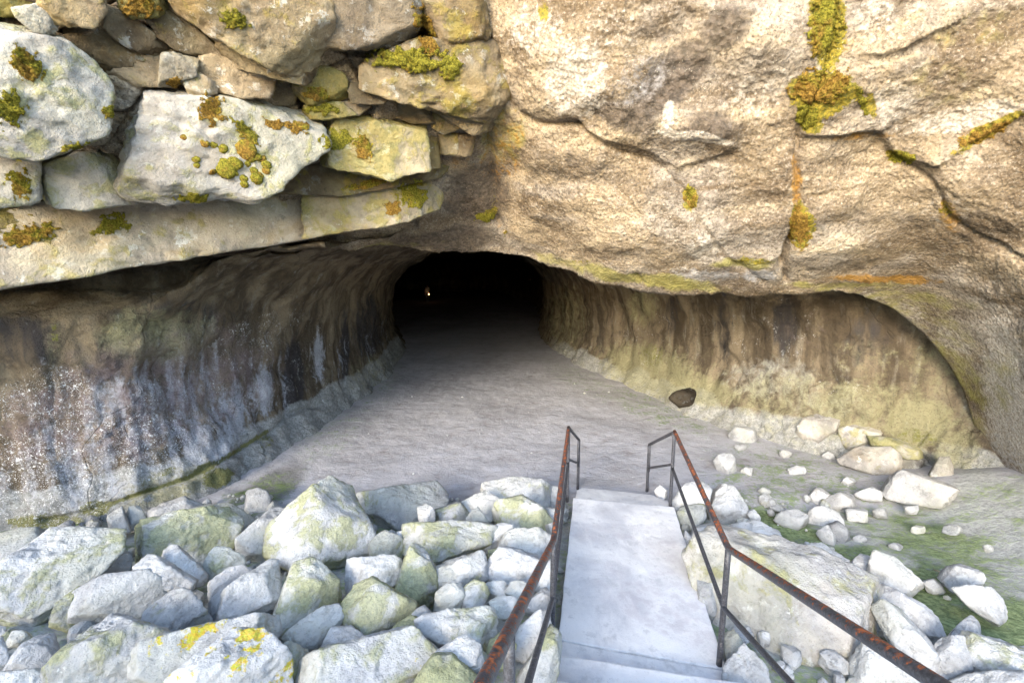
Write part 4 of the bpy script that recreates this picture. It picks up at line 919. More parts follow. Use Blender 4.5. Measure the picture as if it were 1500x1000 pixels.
FOOT_R = [
 ([(1113, 618), (1125, 607), (1140, 612), (1141, 624), (1122, 628)], 'rounded block first in line at the right wall foot', dict(Y=8.7)),
 ([(1081, 621), (1100, 611), (1113, 618), (1106, 628)], 'low block at the wall foot left of the rounded one', dict(Y=9.0)),
 ([(1148, 634), (1157, 621), (1168, 624), (1167, 638), (1155, 641)], 'small upright block at the right wall foot', dict(Y=8.3)),
 ([(1166, 643), (1180, 616), (1200, 608), (1232, 612), (1236, 640), (1212, 653), (1185, 653)], 'wide cracked block bulging from the right wall foot', dict(Y=7.85, flat=.4)),
 ([(1228, 652), (1236, 628), (1262, 620), (1284, 632), (1282, 652), (1250, 660)], 'yellow green cracked block right of the wide one', dict(Y=7.5, moss=.5)),
 ([(1238, 670), (1260, 657), (1300, 657), (1317, 670), (1313, 692), (1280, 694), (1245, 683)], 'grey slab lying under the yellow green ledge', dict(Y=6.9)),
 ([(1276, 640), (1310, 643), (1354, 661), (1352, 670), (1320, 668), (1282, 654)], 'long ledge stone coated bright yellow green', dict(Y=6.95, moss=.8, lichen=.15)),
 ([(1358, 702), (1375, 673), (1388, 671), (1394, 690), (1392, 714), (1375, 708)], 'tall yellowish wedge stone by the right wall', dict(Y=6.35, moss=.45)),
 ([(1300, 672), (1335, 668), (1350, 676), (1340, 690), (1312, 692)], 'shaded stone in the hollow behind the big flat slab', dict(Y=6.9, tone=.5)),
]
k = 0
for poly, lab, op in PILE_L:
    k += 1; op = dict(op); op['moss'] = min(1.0, op.get('moss', .35) + .06); stone('boulder', poly, lab, 'boulder', GL, seed=k, **op)
for poly, lab, op in PILE_R:
    k += 1; op = dict(op); op['moss'] = min(1.0, op.get('moss', .35) + .06); stone('boulder', poly, lab, 'boulder', GL, seed=k, **op)
for poly, lab, op in FLOOR_R:
    k += 1; op = dict(dict(z=.05, moss=.12), **op); op['tone'] = op.get('tone', 1.0) * .84; stone('stone', poly, lab, 'stone', GF, seed=k, **op)
for poly, lab, op in FOOT_R:
    k += 1; op = dict(dict(moss=.3, warm=.45, tone=.8), **op); stone('wall_block', poly, lab, 'rock', GW, seed=k, **op)
stone('stone', [(960, 719), (967, 711), (977, 719), (976, 729), (965, 729)], 'small white stone at the far corner of the walkway', 'stone', GF, seed=301, z=.2, moss=0)
o = stone('dark_rock', [(983, 584), (990, 576), (997, 572), (1003, 573), (1009, 568), (1016, 570), (1018, 580), (1016, 588), (1008, 594), (995, 594)], 'lone dark brown rock against the foot of the right wall', 'rock', None, seed=302, Y=10.1, moss=0, tone=.13, warm=.9)

# small rubble filling the gaps of the pile: one uncountable mass
rs = np.random.RandomState(5)
V3, F3 = ico(2)
Vs, Fs, nv = [], [], 0
for i in range(1500):
    u = rs.uniform(-5.5, 4.6); y = rs.uniform(1.3, 6.0)
    uu, tt = walk_uv(u, y)
    if -0.68 < uu < 0.68: continue
    if uu > 0 and rs.rand() < sstep(1.6, 3.2, uu): continue
    s = 0.018 + 0.075 * rs.rand() ** 2.5
    n = np.abs(V3) ** 1.0
    p = V3 * (s * rs.uniform(.6, 1.2, 3))
    p = p * (1 + 0.35 * gnoise(V3 * 1.3 + rs.uniform(0, 99, 3)))[:, None]
    a = rs.uniform(0, 6.28); ca, sa_ = math.cos(a), math.sin(a)
    p = p @ np.array([[ca, sa_, 0], [-sa_, ca, 0], [0, 0, 1]])
    p += np.array([u, y, float(ground_z(np.array(u), np.array(y))) + s * 0.35 + rs.uniform(0, 0.05)])
    Vs.append(p); Fs.append(F3 + nv); nv += len(p)
for i in range(40):
    u = rs.uniform(-3.6, 5.5); y = 5.8 + 7 * rs.rand() ** 1.6
    s = 0.008 + 0.022 * rs.rand() ** 3
    p = V3 * (s * rs.uniform(.6, 1.2, 3)); p = p * (1 + 0.35 * gnoise(V3 * 1.3 + rs.uniform(0, 99, 3)))[:, None]
    p += np.array([u, y, float(ground_z(np.array(u), np.array(y))) + s * 0.3])
    Vs.append(p); Fs.append(F3 + nv); nv += len(p)
o = mesh_obj('gravel', np.concatenate(Vs), np.concatenate(Fs), M_ROCK, smooth=False)
o['moss'] = .35; o['tone'] = .85; o['warm'] = 0.0; o['lichen'] = 0.0
tag(o, 'loose pale rubble and chips filling gaps between the boulders', 'gravel', kind='stuff')
# ------------------------------------------------------------------ jointed blocks of the cliff, upper left
def face_Y(px, py):
    d = ray(px, py)
    h = bvh_face.ray_cast(Vector(CAM), Vector(d))
    return h[0].y if h[0] is not None else 5.5
GC = 'jointed blocks of the cliff above the tunnel mouth'
CLIFF = [
 ([(-60, 335), (60, 306), (130, 318), (200, 298), (290, 283), (370, 273), (448, 273), (452, 347), (400, 354), (280, 367), (140, 390), (0, 414), (-60, 428)], 'long smooth pale ledge of cliff over the left side of the tunnel', dict(warm=.62, moss=.3, fsel=[1], hr=(.96, .98), tilt=(-.02, .02), wn=(-.05, -1, .06), cuts=0, bed=.012, thick=.42, tone=1.1, push=.42, grow=1.03)),
 ([(452, 274), (560, 268), (640, 258), (650, 285), (642, 306), (600, 323), (520, 336), (452, 348)], 'tan ledge block with yellow moss on its right end above the dark opening', dict(warm=.75, moss=.5, fsel=[1], hr=(.96, .98), tilt=(-.02, .02), wn=(-.05, -1, .06), cuts=1, bed=.012, thick=.45, tone=1.0, push=.34, grow=1.03)),
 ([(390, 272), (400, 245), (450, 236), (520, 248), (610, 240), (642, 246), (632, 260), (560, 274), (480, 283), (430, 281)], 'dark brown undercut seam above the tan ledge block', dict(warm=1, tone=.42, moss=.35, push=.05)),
 ([(-60, 300), (20, 290), (130, 300), (190, 296), (200, 304), (110, 322), (60, 312), (-60, 345)], 'dark crumbly seam below the yellow stained block', dict(warm=1, tone=.45, moss=.5, push=.05)),
 ([(60, 247), (120, 224), (160, 220), (182, 260), (196, 292), (130, 302), (60, 292)], 'white block with green moss cushions left of the big white slab', dict(warm=.3, moss=.5, tone=1.1, push=.15)),
 ([(-60, 200), (0, 188), (40, 208), (52, 240), (54, 282), (40, 292), (-60, 296)], 'yellow stained block at the left edge under the white boulder', dict(warm=.3, moss=.4, lichen=.55, push=.2, tone=1.1)),
 ([(155, 148), (165, 120), (210, 118), (270, 132), (330, 138), (400, 148), (452, 178), (462, 215), (430, 237), (395, 264), (370, 280), (330, 284), (300, 277), (250, 287), (200, 282), (175, 252), (160, 210)], 'big white lichen slab dotted with small moss cushions', dict(warm=.2, moss=.35, tone=.92, flat=.6, facets=3, push=.2, thick=.38)),
 ([(-70, 60), (0, 50), (60, 48), (90, 68), (125, 93), (146, 120), (151, 140), (149, 177), (120, 202), (80, 214), (50, 224), (10, 212), (-70, 200)], 'large rounded white boulder with a grey underside at the left edge', dict(warm=.15, moss=.45, tone=.9, push=.3, facets=4, lichen=.2)),
 ([(455, 178), (520, 167), (590, 169), (612, 180), (618, 242), (600, 247), (560, 256), (500, 244), (457, 234)], 'greenish tan slab right of the big white lichen slab', dict(warm=.75, moss=.62, flat=.6, facets=3, push=.12)),
 ([(612, 186), (640, 190), (643, 242), (617, 247)], 'cracked tan block at the right end of the greenish slab', dict(warm=1, moss=.3, push=.06, tone=.8)),
 ([(645, 197), (670, 194), (669, 227), (646, 224)], 'small square ochre block under the round mossy boulder', dict(warm=1, moss=.4, tone=1.0)),
 ([(670, 192), (696, 198), (690, 227), (671, 226)], 'small ochre block beside the rock crease', dict(warm=1, moss=.3, tone=.85)),
 ([(60, -30), (140, -30), (149, 5), (143, 26), (136, 36), (90, 34), (62, 22)], 'tan angular boulder at the top left edge of the picture', dict(warm=.95, moss=.15, push=.3, tone=1.05)),
 ([(-30, -30), (50, -30), (60, 0), (30, 22), (-30, 20)], 'dark mossy rock in the top left corner', dict(warm=.9, moss=.7, tone=.5, push=.1)),
 ([(20, 14), (60, 6), (82, 35), (76, 49), (50, 46), (28, 28)], 'pale lichen stone above the rounded white boulder', dict(warm=.4, moss=.35, tone=1.05, push=.35)),
 ([(85, 36), (140, 35), (200, 50), (245, 66), (225, 80), (160, 105), (125, 92)], 'shadowed brown rock above the white boulder crack', dict(warm=1, moss=.2, tone=.5, push=.0)),
 ([(143, 30), (155, 10), (180, 18), (230, 53), (246, 70), (210, 76), (180, 62)], 'brown slanting block under the moss topped stone', dict(warm=1, moss=.2, tone=.7, push=.22)),
 ([(163, -30), (236, -30), (242, 12), (226, 24), (195, 24), (170, 6)], 'tan stone capped with orange moss at the top edge', dict(warm=.9, moss=.85, tone=1, push=.4)),
 ([(240, 8), (270, 24), (302, 55), (325, 77), (300, 86), (265, 74), (238, 54), (222, 32)], 'grey brown wedge between the moss capped stone and the big top boulder', dict(warm=.95, moss=.2, tone=.72, push=.25)),
 ([(232, -40), (462, -40), (467, 10), (464, 60), (450, 88), (420, 104), (380, 84), (340, 62), (308, 46), (268, 20)], 'big tan boulder with a yellow moss patch hanging at the top', dict(warm=.95, moss=.3, tone=1.0, push=.45, facets=5)),
 ([(310, 60), (345, 70), (420, 92), (462, 80), (468, 100), (440, 122), (400, 112), (350, 98)], 'rough brown lobe under the big tan top boulder', dict(warm=1, moss=.25, tone=.82, push=.3)),
 ([(463, -40), (600, -40), (610, 20), (602, 46), (580, 63), (540, 67), (490, 64), (470, 52), (461, 20)], 'dark grey round boulder hanging at the top centre', dict(warm=.8, moss=.1, tone=.62, push=.42, sharp=50)),
 ([(607, -40), (690, -40), (714, 40), (701, 62), (680, 77), (655, 74), (640, 47), (612, 20)], 'brown knobby boulder right of the dark round boulder', dict(warm=1, moss=.4, tone=.8, push=.35, sharp=50)),
 ([(505, 90), (555, 66), (640, 80), (690, 70), (722, 66), (743, 96), (742, 130), (727, 162), (700, 175), (668, 168), (620, 145), (570, 132), (530, 127), (508, 108)], 'big round brown boulder draped with yellow green moss', dict(warm=1, moss=.4, tone=.85, push=.38, sharp=45, facets=5)),
 ([(600, 138), (650, 158), (700, 172), (727, 164), (712, 190), (688, 194), (645, 168)], 'grey lower lip of rock under the big round mossy boulder', dict(warm=.95, moss=.3, tone=.75, push=.2)),
 ([(284, 88), (298, 78), (340, 93), (380, 103), (396, 115), (391, 140), (350, 140), (305, 127), (288, 108)], 'tan rectangular block with a grey right end in the middle of the cliff', dict(warm=.9, moss=.05, tone=1.0, sharp=70, push=.3)),
 ([(150, 98), (200, 80), (240, 74), (272, 80), (255, 124), (200, 118), (165, 118)], 'smooth tan rock face above the big white slab', dict(warm=.9, moss=.3, tone=1.0, push=.15)),
 ([(240, 80), (272, 79), (289, 90), (286, 111), (256, 124), (234, 125)], 'small block with a grey shaded side beside the tan rectangular block', dict(warm=.6, moss=.1, tone=.7, push=.34, sharp=70)),
 ([(268, 116), (290, 107), (321, 125), (316, 137), (280, 140)], 'pale yellow stone under the tan rectangular block', dict(warm=.7, moss=.35, tone=1.2, push=.32, sharp=70)),
 ([(394, 110), (420, 113), (434, 130), (431, 152), (410, 152), (395, 142)], 'grooved olive stone right of the tan rectangular block', dict(warm=.9, moss=.45, tone=.8, push=.22)),
 ([(436, 105), (470, 95), (500, 110), (507, 140), (480, 152), (450, 150), (433, 132)], 'ochre boulder with mossy base left of the big round boulder', dict(warm=1, moss=.65, tone=.85, push=.26, sharp=50)),
 ([(440, 158), (470, 150), (500, 152), (520, 168), (480, 174), (450, 174)], 'small mossy ledge stone over the greenish tan slab', dict(warm=.8, moss=.75, tone=.9, push=.2)),
 ([(490, 150), (515, 148), (540, 156), (525, 168), (490, 168)], 'small pale stone wedged under the big round boulder', dict(warm=.8, moss=.2, tone=.95, push=.2)),
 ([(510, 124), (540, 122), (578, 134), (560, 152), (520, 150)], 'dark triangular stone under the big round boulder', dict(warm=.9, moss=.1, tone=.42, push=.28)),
 ([(560, 150), (590, 145), (620, 158), (640, 178), (610, 180), (570, 168)], 'crumbled ochre rock above the greenish tan slab', dict(warm=1, moss=.35, tone=.85, push=.12)),
 ([(636, 165), (660, 172), (672, 188), (650, 196), (634, 186)], 'small rounded ochre stone under the grey lip', dict(warm=1, moss=.3, tone=.9, push=.14)),
]
for poly, lab, op in CLIFF:
    k += 1
    pp = np.array(poly, float); c2 = (pp.min(0) + pp.max(0)) / 2
    op = dict(op); pu = op.pop('push', .1)
    Yf = face_Y(*c2)
    op.setdefault('thick', .42)
    op['tone'] = op.get('tone', 1.0) * .88; op['warm'] = min(1.0, op.get('warm', 0) + .06)
    op['moss'] = min(1.0, op.get('moss', .3) + .15)
    stone('cliff_block', poly, lab, 'rock', GC, seed=k, Y=Yf - pu * .5 + .02, rough=1.5, **dict(dict(grow=1.14, simp=.005, hr=(.70, .92), bed=.022, cuts=2, sharp=80, tilt=(-.12, .12)), **op))

# ------------------------------------------------------------------ moss growing on stone: found by looking along rays, then built as raised cushions
bpy.context.view_layer.update()
trees = [(bvh_face, Vector((0, 0, 0)))]
for ob in list(COL.objects):
    if ob.type == 'MESH' and ob.name.startswith(('cliff_block', 'boulder')):
        me = ob.data
        trees.append((BVHTree.FromPolygons([tuple(v.co) for v in me.vertices], [tuple(p.vertices) for p in me.polygons]), ob.location.copy()))
def hit(px, py):
    d = Vector(ray(px, py)); best = None
    for t, loc in trees:
        h = t.ray_cast(Vector(CAM) - loc, d)
        if h[0] is not None and (best is None or h[3] < best[3]):
            best = (h[0] + loc, h[1], h[2], h[3])
    return best

def moss(cx, cy, rx, ry, label, ang=0, dry=.4, h=.06, seed=0, cat='moss', group='moss cushions on the cliff', name='moss_cushion', step=1.6, thr=0.0):
    rs = np.random.RandomState(seed + 900)
    m = 1.35
    xs = np.arange(cx - max(rx, ry) * m, cx + max(rx, ry) * m, step); ys = np.arange(cy - max(rx, ry) * m, cy + max(rx, ry) * m, step)
    if len(xs) * len(ys) > 6000:
        f = math.sqrt(len(xs) * len(ys) / 6000); xs = np.linspace(xs[0], xs[-1], int(len(xs) / f)); ys = np.linspace(ys[0], ys[-1], int(len(ys) / f))
    PX, PY = np.meshgrid(xs, ys)
    nz = np.stack([PX / 9, PY / 9, 0 * PX + seed * 3.7], -1)
    a = R(ang); u = ((PX - cx) * math.cos(a) + (PY - cy) * math.sin(a)) / rx; w = (-(PX - cx) * math.sin(a) + (PY - cy) * math.cos(a)) / ry
    mask = 1.0 - np.sqrt(u * u + w * w) + 0.75 * fbm(nz, 5) + thr + 0.10
    idx = -np.ones(PX.shape, int); V = []; dep = []; Ns = []
    for i in range(PX.shape[0]):
        for j in range(PX.shape[1]):
            if mask[i, j] > -0.02:
                b = hit(PX[i, j], PY[i, j])
                if b is None: continue
                n = b[1]
                if n.dot(Vector(CAM) - b[0]) < 0: n = -n
                n = (n + (Vector(CAM) - b[0]).normalized() * 0.8 + Vector((0, 0, .25))).normalized()
                idx[i, j] = len(V); V.append(np.array(b[0])); dep.append(b[3]); Ns.append(np.array(n))
    if len(V) < 6: return None
    V = np.array(V); Ns = np.array(Ns); dep = np.array(dep)
    mk = mask[idx >= 0]
    lump = 0.7 + 0.5 * np.abs(fbm(V * 9 + seed, 3)) + 0.35 * fbm(V * 40, 3)
    hh = 0.42 * h * sstep(-0.02, 0.40, mk) * lump - 0.012 * (mk < 0.02)
    V = V + Ns * hh[:, None]
    F = []
    for i in range(PX.shape[0] - 1):
        for j in range(PX.shape[1] - 1):
            q = [idx[i, j], idx[i, j + 1], idx[i + 1, j + 1], idx[i + 1, j]]
            if min(q) >= 0 and np.ptp(dep[q]) < 0.16: F.append(q)
    if not F: return None
    # keep the largest connected patch
    par = list(range(len(V)))
    def root(x):
        while par[x] != x: par[x] = par[par[x]]; x = par[x]
        return x
    for f in F:
        for q in f[1:]: par[root(q)] = root(f[0])
    cnt = {}
    for f in F: cnt[root(f[0])] = cnt.get(root(f[0]), 0) + 1
    big = max(cnt, key=cnt.get); F = [f for f in F if root(f[0]) == big]
    # leafy fuzz
    Vl = list(V); F0 = list(F); Ed = list(mk)
    for t in range(min(2200, int(len(F0) * 1.6))):
        f = F0[rs.randint(len(F0))]; p = V[f].T @ rs.dirichlet([1, 1, 1, 1]); n = Ns[f[0]] + rs.normal(size=3) * .7; n /= np.linalg.norm(n)
        s = rs.uniform(.006, .015); t1 = rs.normal(size=3); t1 -= n * (t1 @ n); t1 /= np.linalg.norm(t1)
        b = len(Vl); Vl += [p + t1 * s * .22, p - t1 * s * .22, p + n * s + t1 * s * .3]; F.append([b, b + 1, b + 2]); Ed += [1.0 if mk[f].min() > .12 else 0.0] * 3
    used = np.unique(np.concatenate([np.array(f) for f in F])); remap = {int(a): i for i, a in enumerate(used)}
    Vl = np.array(Vl)[used]; Ed = np.array(Ed)[used]; Ed = np.stack([Ed, Ed, Ed, 0 * Ed + 1], -1); F = [[remap[int(a)] for a in f] for f in F]
    c = Vl.mean(0)
    o = mesh_obj(name, Vl, F, M_MOSS, loc=c, cols={'edge': Ed}); o['dry'] = float(dry)
    return tag(o, label, cat, group)

MOSS = [
 (1208, 32, 24, 52, 'tall yellow green moss hanging at the top of the long crack', dict(ang=8, dry=.35, h=.09)),
 (1202, 128, 46, 26, 'wide orange and green moss pad on the long crack below the top', dict(ang=-12, dry=.6, h=.09)),
 (1182, 168, 17, 18, 'small green moss tuft just under the wide moss pad', dict(dry=.2, h=.06)),
 (1264, 150, 6, 22, 'thin slanting green moss strip right of the wide moss pad', dict(ang=-22, dry=.25, h=.04)),
 (1172, 332, 17, 32, 'rusty orange moss beside the dark slit in the rock face', dict(dry=.75, h=.05, thr=-.1)),
 (1012, 290, 10, 16, 'small orange and green moss on the slanting crack', dict(dry=.5, h=.04)),
 (1322, 232, 20, 9, 'green moss pad where two cracks of the right face meet', dict(dry=.25, h=.05)),
 (1440, 196, 46, 9, 'long ochre moss band along the ledge at the right edge', dict(ang=-24, dry=.65, h=.05)),
 (600, 88, 58, 18, 'thick yellow green moss draped over the big round boulder', dict(ang=2, dry=.2, h=.11)),
 (660, 100, 14, 22, 'hanging tongue of yellow moss on the right of the draped moss', dict(dry=.15, h=.09)),
 (345, 30, 24, 14, 'yellow green moss pad on the big tan boulder at the top', dict(ang=15, dry=.25, h=.07)),
 (205, 10, 28, 16, 'orange moss cap on the stone at the top edge', dict(dry=.75, h=.07)),
 (625, 50, 14, 40, 'ochre moss filling the gap left of the knobby brown boulder', dict(ang=-20, dry=.7, h=.06)),
 (606, 285, 22, 20, 'bright yellow green moss on the right end of the tan ledge', dict(dry=.3, h=.04)),
 (575, 305, 16, 12, 'orange moss low on the tan ledge beside the bright moss', dict(dry=.8, h=.035, thr=-.05)),
 (165, 330, 30, 15, 'olive moss hanging on the seam over the pale ledge', dict(ang=-8, dry=.3, h=.05)),
 (40, 345, 44, 16, 'brown olive moss on the seam at the left edge', dict(ang=-12, dry=.6, h=.04)),
 (285, 290, 28, 8, 'dark green moss in the shadow under the big white slab', dict(ang=4, dry=.2, h=.04)),
 (42, 95, 34, 22, 'green and rust moss across the top of the rounded white boulder', dict(ang=40, dry=.5, h=.05, thr=-.1)),
 (14, 160, 24, 26, 'bright green moss on the left side of the rounded white boulder', dict(dry=.1, h=.06, thr=-.05)),
 (110, 218, 26, 9, 'green moss in the crack under the rounded white boulder', dict(ang=-10, dry=.3, h=.05)),
 (160, 165, 12, 9, 'two green moss balls in the joint left of the big white slab', dict(dry=.3, h=.06)),
 (405, 182, 22, 8, 'orange moss arc on top of the big white slab', dict(ang=8, dry=.85, h=.04)),
 (310, 160, 26, 24, 'ochre crusty moss on the upper middle of the big white slab', dict(ang=25, dry=.7, h=.03, thr=-.2)),
 (360, 192, 26, 10, 'olive moss streak across the big white slab', dict(ang=40, dry=.4, h=.04, thr=-.05)),
 (440, 185, 14, 10, 'ochre moss at the right corner of the big white slab', dict(dry=.6, h=.04)),
 (495, 205, 28, 20, 'green moss film on the greenish tan slab', dict(dry=.15, h=.02, thr=-.15)),
 (532, 215, 12, 22, 'rusty green moss stripe on the greenish tan slab', dict(ang=-15, dry=.6, h=.03)),
 (470, 160, 24, 8, 'yellow green moss on the small ledge over the greenish slab', dict(dry=.3, h=.05)),
 (465, 138, 20, 10, 'golden moss under the ochre boulder', dict(dry=.6, h=.05)),
 (545, 268, 40, 6, 'dark olive moss along the undercut seam', dict(ang=-14, dry=.5, h=.03)),
 (30, 268, 26, 28, 'bright yellow lichen crust on the block at the left edge', dict(dry=.45, h=.012, thr=-.25)),
 (712, 318, 15, 7, 'little green moss tuft above the dark notch at the rock crease', dict(dry=.1, h=.04)),
 (255, 120, 12, 9, 'orange brown moss below the grey shaded small block', dict(dry=.9, h=.04)),
]
for i, (cx, cy, rx, ry, lab, op) in enumerate(MOSS):
    moss(cx, cy, rx, ry, lab, seed=i, **op)
# round cushions scattered over the big white slab
DOTS = [(300, 210, 4), (313, 213, 4), (326, 217, 5), (360, 219, 10), (287, 233, 4), (288, 242, 3), (312, 252, 4), (332, 247, 10), (343, 240, 7), (352, 240, 4), (368, 231, 5), (377, 230, 4), (384, 232, 4), (390, 242, 5),
        (376, 262, 6), (380, 258, 4), (357, 262, 4), (358, 270, 4), (269, 201, 3), (372, 250, 4), (345, 255, 3), (390, 250, 4), (363, 240, 3)]
for i, (cx, cy, rr_) in enumerate(DOTS):
    b = hit(cx, cy)
    if b is None: continue
    s = rr_ / FPX * b[3] * ray(cx, cy)[1] * 1.1
    V, F = ico(3)
    n = np.array(b[1]); n = n if n @ (CAM - np.array(b[0])) > 0 else -n
    p = V * s * (1 + 0.18 * gnoise(V * 2 + i * 5.1) + 0.10 * gnoise(V * 7 + i))[:, None]
    p = p - np.outer(p @ n, n) * 0.6
    o = mesh_obj('moss_dot', p + np.array(b[0]), F, M_MOSSDOT, loc=np.array(b[0])); o['dry'] = 0.3 + 0.3 * (i % 3 == 0)
    tag(o, 'small round olive moss cushion on the big white lichen slab', 'moss', 'round moss cushions on the white slab')

# drip teeth under the lower right lip are part of the face; one dry twig lies on the moss
# ------------------------------------------------------------------ walkway
def w3(u, t, z): return np.array([WO[0] + WR[0] * u + WD[0] * t, WO[1] + WR[1] * u + WD[1] * t, z])
def slab(name, outline, z0, z1, parent, mat, dz=None, seed=0, bev=0.012, cut=0.05):
    """a slab from an outline in walkway coordinates, finely divided so that its edges can be worn"""
    bm = bmesh.new()
    top = [bm.verts.new(w3(u, t, z1 + (dz(u, t) if dz else 0))) for u, t in outline]
    f = bm.faces.new(top)
    if f.normal.z < 0: f.normal_flip()
    f.normal_update()
    if f.normal.z < 0: bmesh.ops.reverse_faces(bm, faces=[f])
    r_ = bmesh.ops.extrude_face_region(bm, geom=[f])
    vs = [e for e in r_['geom'] if isinstance(e, bmesh.types.BMVert)]
    for v in vs: v.co.z = z0
    bmesh.ops.recalc_face_normals(bm, faces=bm.faces)
    bmesh.ops.bevel(bm, geom=list(bm.edges), offset=bev, segments=2, affect='EDGES', profile=0.6)
    lng = [e for e in bm.edges if e.calc_length() > cut * 1.5]
    bmesh.ops.triangulate(bm, faces=[f for f in bm.faces if len(f.verts) > 4])
    for _ in range(5):
        lng = [e for e in bm.edges if e.calc_length() > cut * 1.6]
        if not lng: break
        bmesh.ops.subdivide_edges(bm, edges=lng, cuts=1, use_grid_fill=True)
        bmesh.ops.triangulate(bm, faces=bm.faces)
    V = np.array([v.co[:] for v in bm.verts]); F = np.array([[v.index for v in f.verts] for f in bm.faces]); bm.verts.index_update()
    bm.free()
    V = V + np.stack([0.008 * fbm(V * 4 + seed, 3), 0.008 * fbm(V * 4 + seed + 9, 3), 0.005 * fbm(V * 5 + seed + 20, 4)], -1)
    return mesh_obj(name, V, F, mat, parent, smooth=False)
wk = empty('walkway', (0, 0, 0)); tag(wk, 'pale worn concrete walkway and step running down to the cave floor', 'walkway')
SZ = 0.30
drop = lambda u, t: -0.05 * max(0, (t - 2.42)) / 0.5
o = slab('landing_slab', [(-.62, .15), (.62, .10), (.62, 2.46), (-.62, 2.46)], SZ - .22, SZ, wk, M_CONC, seed=1)
o = slab('landing_slab', [(-.635, -.55), (.63, -.55), (.63, .094), (-.635, .144)], SZ - .22, SZ - .006, wk, M_CONC, seed=3)
o = slab('end_slab', [(-.60, 2.464), (.62, 2.464), (.575, 2.70), (.40, 2.90), (-.53, 2.95), (-.59, 2.8)], SZ - .24, SZ - .012, wk, M_CONC, dz=lambda u, t: -.16 * max(0, t - 2.464), seed=2)
for i in range(5):
    t1 = -0.13 - .36 * i
    o = slab('step', [(-.655, t1 - .60), (.655, t1 - .60), (.655, t1 - .03), (-.655, t1 - .03)], SZ - .1 + .155 * i, SZ + .155 * (i + 1) - 0.001 * i, wk, M_CONC, seed=4 + i, bev=.016)

# ------------------------------------------------------------------ hand rails
def tube(points, r_, seg=14, closed_caps=True):
    P = [np.asarray(p, float) for p in points]
    V, F = [], []
    # fillet the bends a little
    Q = [P[0]]
    for i in range(1, len(P) - 1):
        a, b, c = P[i - 1], P[i], P[i + 1]
        l = min(0.05, .4 * np.linalg.norm(b - a), .4 * np.linalg.norm(c - b))
        p0 = b + (a - b) / np.linalg.norm(a - b) * l; p1 = b + (c - b) / np.linalg.norm(c - b) * l
        for s in np.linspace(0, 1, 5): Q.append((1 - s) ** 2 * p0 + 2 * s * (1 - s) * b + s * s * p1)
    Q.append(P[-1])
    # add intermediate rings
    Z = [Q[0]]
    for a, b in zip(Q[:-1], Q[1:]):
        n = max(1, int(np.linalg.norm(b - a) / 0.12))
        for s in range(1, n + 1): Z.append(a + (b - a) * s / n)
    Q = np.array(Z)
    T = np.gradient(Q, axis=0); T /= np.linalg.norm(T, axis=1)[:, None]
    ref = np.array([0.31, 0.2, 0.93]) if abs(T[0][2]) < .9 else np.array([1.0, 0.1, 0])
    for p, t in zip(Q, T):
        a = np.cross(ref, t); a /= np.linalg.norm(a); b = np.cross(t, a)
        for k_ in range(seg):
            th = 2 * math.pi * k_ / seg
            V.append(p + r_ * (a * math.cos(th) + b * math.sin(th)))
    for i in range(len(Q) - 1):
        for k_ in range(seg):
            F.append((i * seg + k_, i * seg + (k_ + 1) % seg, (i + 1) * seg + (k_ + 1) % seg, (i + 1) * seg + k_))
    F.append(tuple(range(seg))[::-1]); F.append(tuple((len(Q) - 1) * seg + k_ for k_ in range(seg)))
    return V, F
def pipe(name, pts, r_, mat, parent):
    V, F = tube(pts, r_)
    return mesh_obj(name, V, F, mat, parent)
def rail_set(label, A, B, E, up_t, postup):
    """A near bend top, B far bend top, E end top (all on the rail line)"""
    h = empty('handrail', (0, 0, 0)); tag(h, label, 'handrail', 'pair of iron handrails')
    A, B, E = map(np.array, (A, B, E))
    dirn = np.array([-WD[0], -WD[1], 0.43]); up = A + dirn * up_t
    lev = E * 1.0
    pipe('top_rail', [up, A, B], 0.024, M_RUST, h)
    pipe('return_rail', [B - np.array([0, 0, .004]), E], 0.020, M_PIPE, h)
    dz = np.array([0, 0, -.47])
    pipe('mid_rail', [up + dz, A + dz, B + dz], 0.018, M_PIPE, h)
    pipe('end_rail', [B + np.array([0, 0, -.42]), E + np.array([0, 0, -.36])], 0.016, M_PIPE, h)
    for p, zb in ((A, SZ), (B, SZ - .05), (E, -.05)):
        pipe('post', [(p[0], p[1], zb), (p[0], p[1], p[2] - .01)], 0.021, M_PIPE, h)
    q = A + dirn * postup
    pipe('post', [(q[0], q[1], q[2] - 1.15), (q[0], q[1], q[2] - .01)], 0.021, M_PIPE, h)
    # the doubled upright at the free end
    e2 = E + np.array([-.018, -.10, .0]) 
    pipe('end_bar', [(e2[0], e2[1], E[2] - .36), (e2[0], e2[1], E[2] + .03)], 0.014, M_PIPE, h)
    return h
Ar = atY(1067, 803, 2.97); Br = atY(988, 632, 5.31); Er = atY(951, 651, 6.25)
Al = atY(811, 791, 3.05); Bl = atY(833, 626, 5.48); El = atY(848, 644, 6.3)
rail_set('right handrail of rusted black pipe slanting across the huge tan boulder', Ar, Br, Er, 2.6, 2.15)
rail_set('left handrail of rusted black pipe beside the white boulder pile', Al, Bl, El, 2.6, 1.70)

